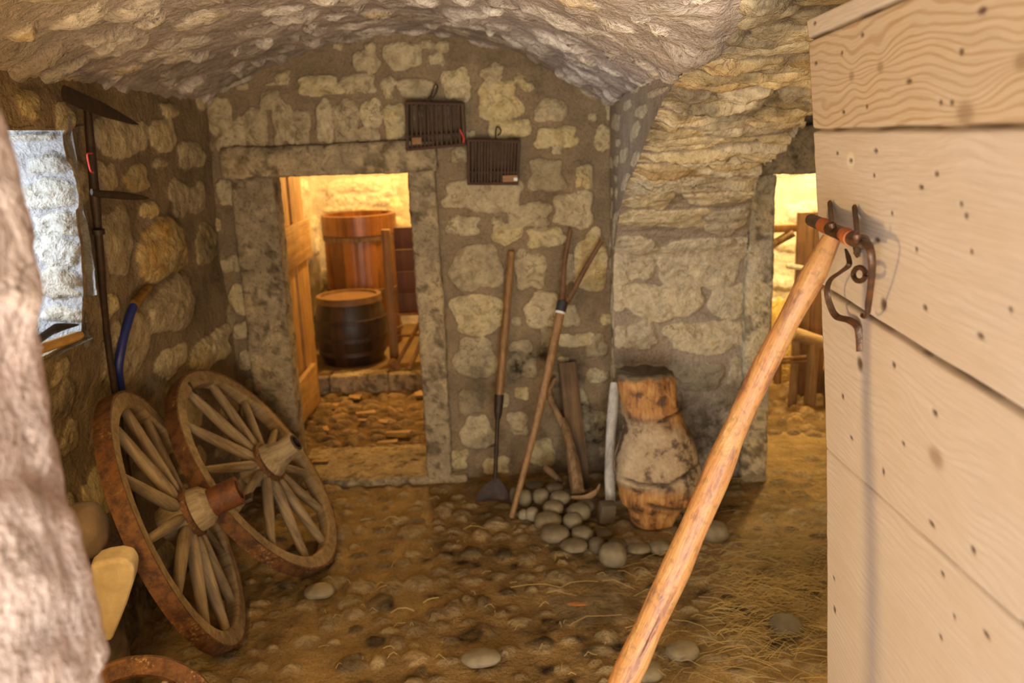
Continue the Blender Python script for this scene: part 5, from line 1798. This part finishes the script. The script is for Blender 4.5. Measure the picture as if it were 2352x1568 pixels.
make_rack()
a_, b_ = atZ(908, 842, 0.17), atY(968, 735, 6.24)
root = empty('wooden_mallet', V3((a_[0], a_[1], 0.145)), 'long-handled wooden mallet standing on its head against the rack', 'mallet')
m_ = MB()
m_.tube(line(V3(a_), V3(b_), 16), 0.015, 10, wob=0.06)
wb(m_, 'handle', M_RACK, root)
m_ = MB()
m_.tube([V3(np.array(a_) + np.array(k)) for k in ((-0.03, -0.01, 0.045), (-0.015, 0, 0.025), (0.012, 0.01, -0.008), (0.02, 0.01, -0.02))], [0.030, 0.034, 0.036, 0.034], 12, wob=0.1)
wb(m_, 'head', M_RACK, root)
m_ = MB()
a_, b_ = atZ(940, 848, 0.155), atY(985, 745, 6.26)
m_.tube(line(V3(a_), V3(b_), 14), 0.016, 10, wob=0.06)
props(m_.build('wooden_stick', M_TIMBER), 'dark round stick leaning just right of the mallet', 'stick')

CH = [(815, 912, 26, 16, 'pale square wood chip lying flat just below the kerb'), (840, 948, 44, 10, 'long flat chip in the middle of the storeroom floor'), (915, 993, 60, 11, 'longest pale chip, right of the middle of the storeroom floor'), (890, 1015, 46, 8, 'narrow splinter near the right jamb'),
      (748, 985, 12, 24, 'upright-lying chip near the door leaf'), (880, 968, 22, 10, 'small chip close behind the longest one'), (832, 965, 20, 10, 'short chip between the cobbles in the middle'), (962, 905, 18, 16, 'chip by the foot of the right jamb under the kerb'), (735, 1060, 40, 10, 'dark splinter near the threshold on the left'), (770, 930, 14, 8, 'tiny chip under the left end of the kerb')]
for i, (px, py, w, h, lab) in enumerate(CH):
    p = atZ(px, py, 0.03)
    k = np.linalg.norm(p - EYE) / F_PX
    m_ = MB()
    m_.box((0, 0, 0), (w * k, max(0.012, h * k * 1.6), 0.006), 0.0015)
    vv = np.array(m_.v)
    vv[:, 1] *= 1 + 0.5 * vv[:, 0] / (w * k)
    m_.v = [tuple(v) for v in vv]
    o_ = m_.build('wood_chip', M_CHIP)
    o_.location = V3((p[0], p[1], 0.034))
    o_.rotation_euler = (0.12 * math.sin(i * 3), 0.1 * math.cos(i * 5), 0.3 * math.sin(i * 2))
    props(o_, lab, 'wood chip', 'wood chips on the storeroom floor')

# ---- side room contents
YR = 5.55
a_, b_ = atY(1820, 770, YR), atY(1822, 488, YR)
tr_, brr = atY(1884, 488, YR), atY(1884, 770, YR)
root = empty('upright_board', V3((a_[0] + 0.11, YR, 0)), 'dark brown board standing upright in the side room with a wooden turn latch', 'board')
m_ = MB()
wd = 0.215
m_.box((a_[0] + wd * 0.25, YR, b_[2] / 2), (wd * 0.5 - 0.004, 0.032, b_[2]), 0.004, tint=0.4)
m_.box((a_[0] + wd * 0.75, YR + 0.004, b_[2] / 2), (wd * 0.5 - 0.004, 0.032, b_[2]), 0.004, tint=0.6)
wb(m_, 'planks', M_BROWNBOARD, root)
m_ = MB()
q0, q1 = atY(1806, 610, YR - 0.03), atY(1850, 616, YR - 0.03)
m_.tube(line(V3(q0), V3(q1), 6), [0.016, 0.019, 0.018, 0.017, 0.015, 0.012], 8, wob=0.1)
wb(m_, 'latch', M_BIRCH, root)
q0, q1 = atY(1768, 526, 5.66), atY(1826, 522, 5.62)
root = empty('wall_bracket', V3(q0), 'light wooden rail with a slanting brace behind the upright board', 'bracket')
m_ = MB()
m_.box(V3(((1.17 + q1[0]) / 2 + 0.05, 5.64, (q0[2] + q1[2]) / 2)), (q1[0] - 1.17 + 0.1, 0.05, 0.05), 0.006)
wb(m_, 'rail', M_RACK, root)
m_ = MB()
r0, r1 = atY(1740, 580, 5.66), atY(1822, 534, 5.63)
m_.tube(line(V3(r0), V3(r1), 8), 0.028, 10, wob=0.1)
wb(m_, 'brace', M_TIMBER, root)
root = empty('log_trestle', V3((1.85, 5.36, 0)), 'rough log trestle on short legs in the side room', 'trestle')
m_ = MB()
g0, g1 = atY(1822, 765, 5.36), atY(1896, 790, 5.36)
m_.tube(line(V3(g0), V3(g1 + (g1 - g0)), 14), 0.043, 14, wob=0.1)
wb(m_, 'log', M_LOG, root)
for px, pw in ((1822, 0.028), (1905, 0.030), (1862, 0.04)):
    m_ = MB()
    f0 = atY(px, 866, 5.36)
    z_ = float(np.interp(f0[0], [g0[0], g1[0] * 2 - g0[0]], [g0[2], g1[2] * 2 - g0[2]]))
    m_.tube(line((f0[0], 5.36, 0.0), (f0[0] + 0.01, 5.36, z_), 8), pw, 10, wob=0.12)
    wb(m_, 'leg', M_TIMBER, root)
m_ = MB()
for y in (824, 834):
    m_.tube(line(V3(atY(1782, y, 5.30)), V3(atY(1852, y - 5, 5.30)), 5), 0.011, 8, wob=0.1)
m_.tube(line(V3(atY(1785, 880, 5.30)) , V3(atY(1787, 815, 5.30)), 5), 0.026, 8, wob=0.1)
props(m_.build('split_rails', M_RACK), 'two thin pale split rails laid against the trestle legs', 'rails')
rock('log_round', (2.15, 5.52, 0.10), (0.085, 0.08, 0.11), M_TIMBER, 'short thick log round under the trestle, half behind the door', 'log', seed=40.0, amp=0.1, sq=5)

hv = []
hm = MB()
for i in range(240):
    px = RNG.normal(0, 0.12)
    py = RNG.normal(0, 0.10)
    hgt = 0.55 * math.exp(-(px ** 2 + py ** 2) / 0.035)
    c_ = np.array([1.93 + px, 6.06 + py, max(0.01, hgt * RNG.uniform(0.6, 1.0))])
    a = RNG.uniform(0, 2 * PI)
    d_ = np.array([math.cos(a), math.sin(a), RNG.uniform(-0.5, 0.5)]) * RNG.uniform(0.04, 0.10)
    hm.tube([V3(c_ - d_), V3(c_ + np.array([0, 0, 0.012])), V3(c_ + d_)], 0.0035, 4, cap=False)
rk = bmesh.new()
bmesh.ops.create_icosphere(rk, subdivisions=4, radius=1)
Pn = np.array([v.co for v in rk.verts])
Pn = Pn * np.array([0.19, 0.17, 0.52]) * (1 + 0.5 * (fbm(Pn * 3, 4) - 0.5))[:, None]
hm.add([tuple(p + np.array([1.93, 6.06, 0.02])) for p in Pn], [[v.index for v in f.verts] for f in rk.faces])
rk.free()
props(hm.build('hay_heap', M_HAY), 'heap of golden hay piled behind the trestle in the side room', 'hay', kind='stuff')

# ---- straw litter on the floor
st_ = MB()
def straw(px, py, ln, ang, z=0.012, curve=0.3, r=0.0011):
    c = atZ(px, py, 0.0)
    d_ = np.array([math.cos(ang), math.sin(ang), 0]) * ln / 2
    n_ = np.array([-d_[1], d_[0], 0]) * curve
    pts = [c - d_, c - d_ * 0.35 + n_ * 0.7, c + d_ * 0.35 + n_ * 0.7, c + d_]
    hh = [z, z + RNG.uniform(0.002, 0.016), z + RNG.uniform(0.002, 0.016), z + RNG.uniform(-0.004, 0.004)]
    st_.tube([(p[0], p[1], h) for p, h in zip(pts, hh)], r, 4, cap=False)


for i in range(950):
    if i < 660:
        px, py = RNG.normal(1790, 85), RNG.normal(1375, 70)
    elif i < 800:
        px, py = RNG.uniform(1430, 1960), RNG.uniform(1250, 1600)
    else:
        px, py = RNG.normal(1860, 60), RNG.normal(1180, 90)
    if py < 1000 or py > 1640 or px < 1300:
        continue
    straw(px, py, RNG.uniform(0.04, 0.17), RNG.uniform(-0.9, 0.9) + (PI if RNG.rand() < 0.5 else 0), RNG.uniform(0.008, 0.022), RNG.uniform(-0.18, 0.18), RNG.uniform(0.0006, 0.0014))
for px, py, ln, an, r in ((990, 1385, 0.07, 0.6, 0.003), (925, 1412, 0.09, 0.1, 0.003), (1230, 1355, 0.2, -0.05, 0.0014), (1330, 1350, 0.16, 0.2, 0.0014), (1290, 1372, 0.12, -0.3, 0.0014), (1370, 1430, 0.2, 0.25, 0.0014), (1090, 1220, 0.1, 0.05, 0.002), (900, 1200, 0.08, 0.1, 0.004), (840, 1200, 0.05, 0.1, 0.004), (1420, 1350, 0.14, -0.5, 0.0014)):
    straw(px, py, ln, an, 0.014, 0.15, r)
for i in range(60):
    straw(RNG.uniform(700, 1400), RNG.uniform(1130, 1560), RNG.uniform(0.01, 0.05), RNG.uniform(-1.5, 1.5), 0.012, 0.1, 0.0014)
props(st_.build('straw', M_STRAW), 'loose straw strewn over the floor in front of the open door', 'straw', kind='stuff')
lf = MB()
c_ = atZ(1328, 1388, 0.02)
lf.tube(line((-0.045, 0.012, 0), (0.045, -0.012, 0.004), 9), [0.001, 0.008, 0.013, 0.015, 0.014, 0.012, 0.008, 0.004, 0.001], 8, flat=0.12, up=(0, 1, 0))
o_ = lf.build('dry_leaf', M_LEAF)
o_.location = V3(c_)
props(o_, 'dry orange leaf lying on the floor left of the pole', 'leaf')
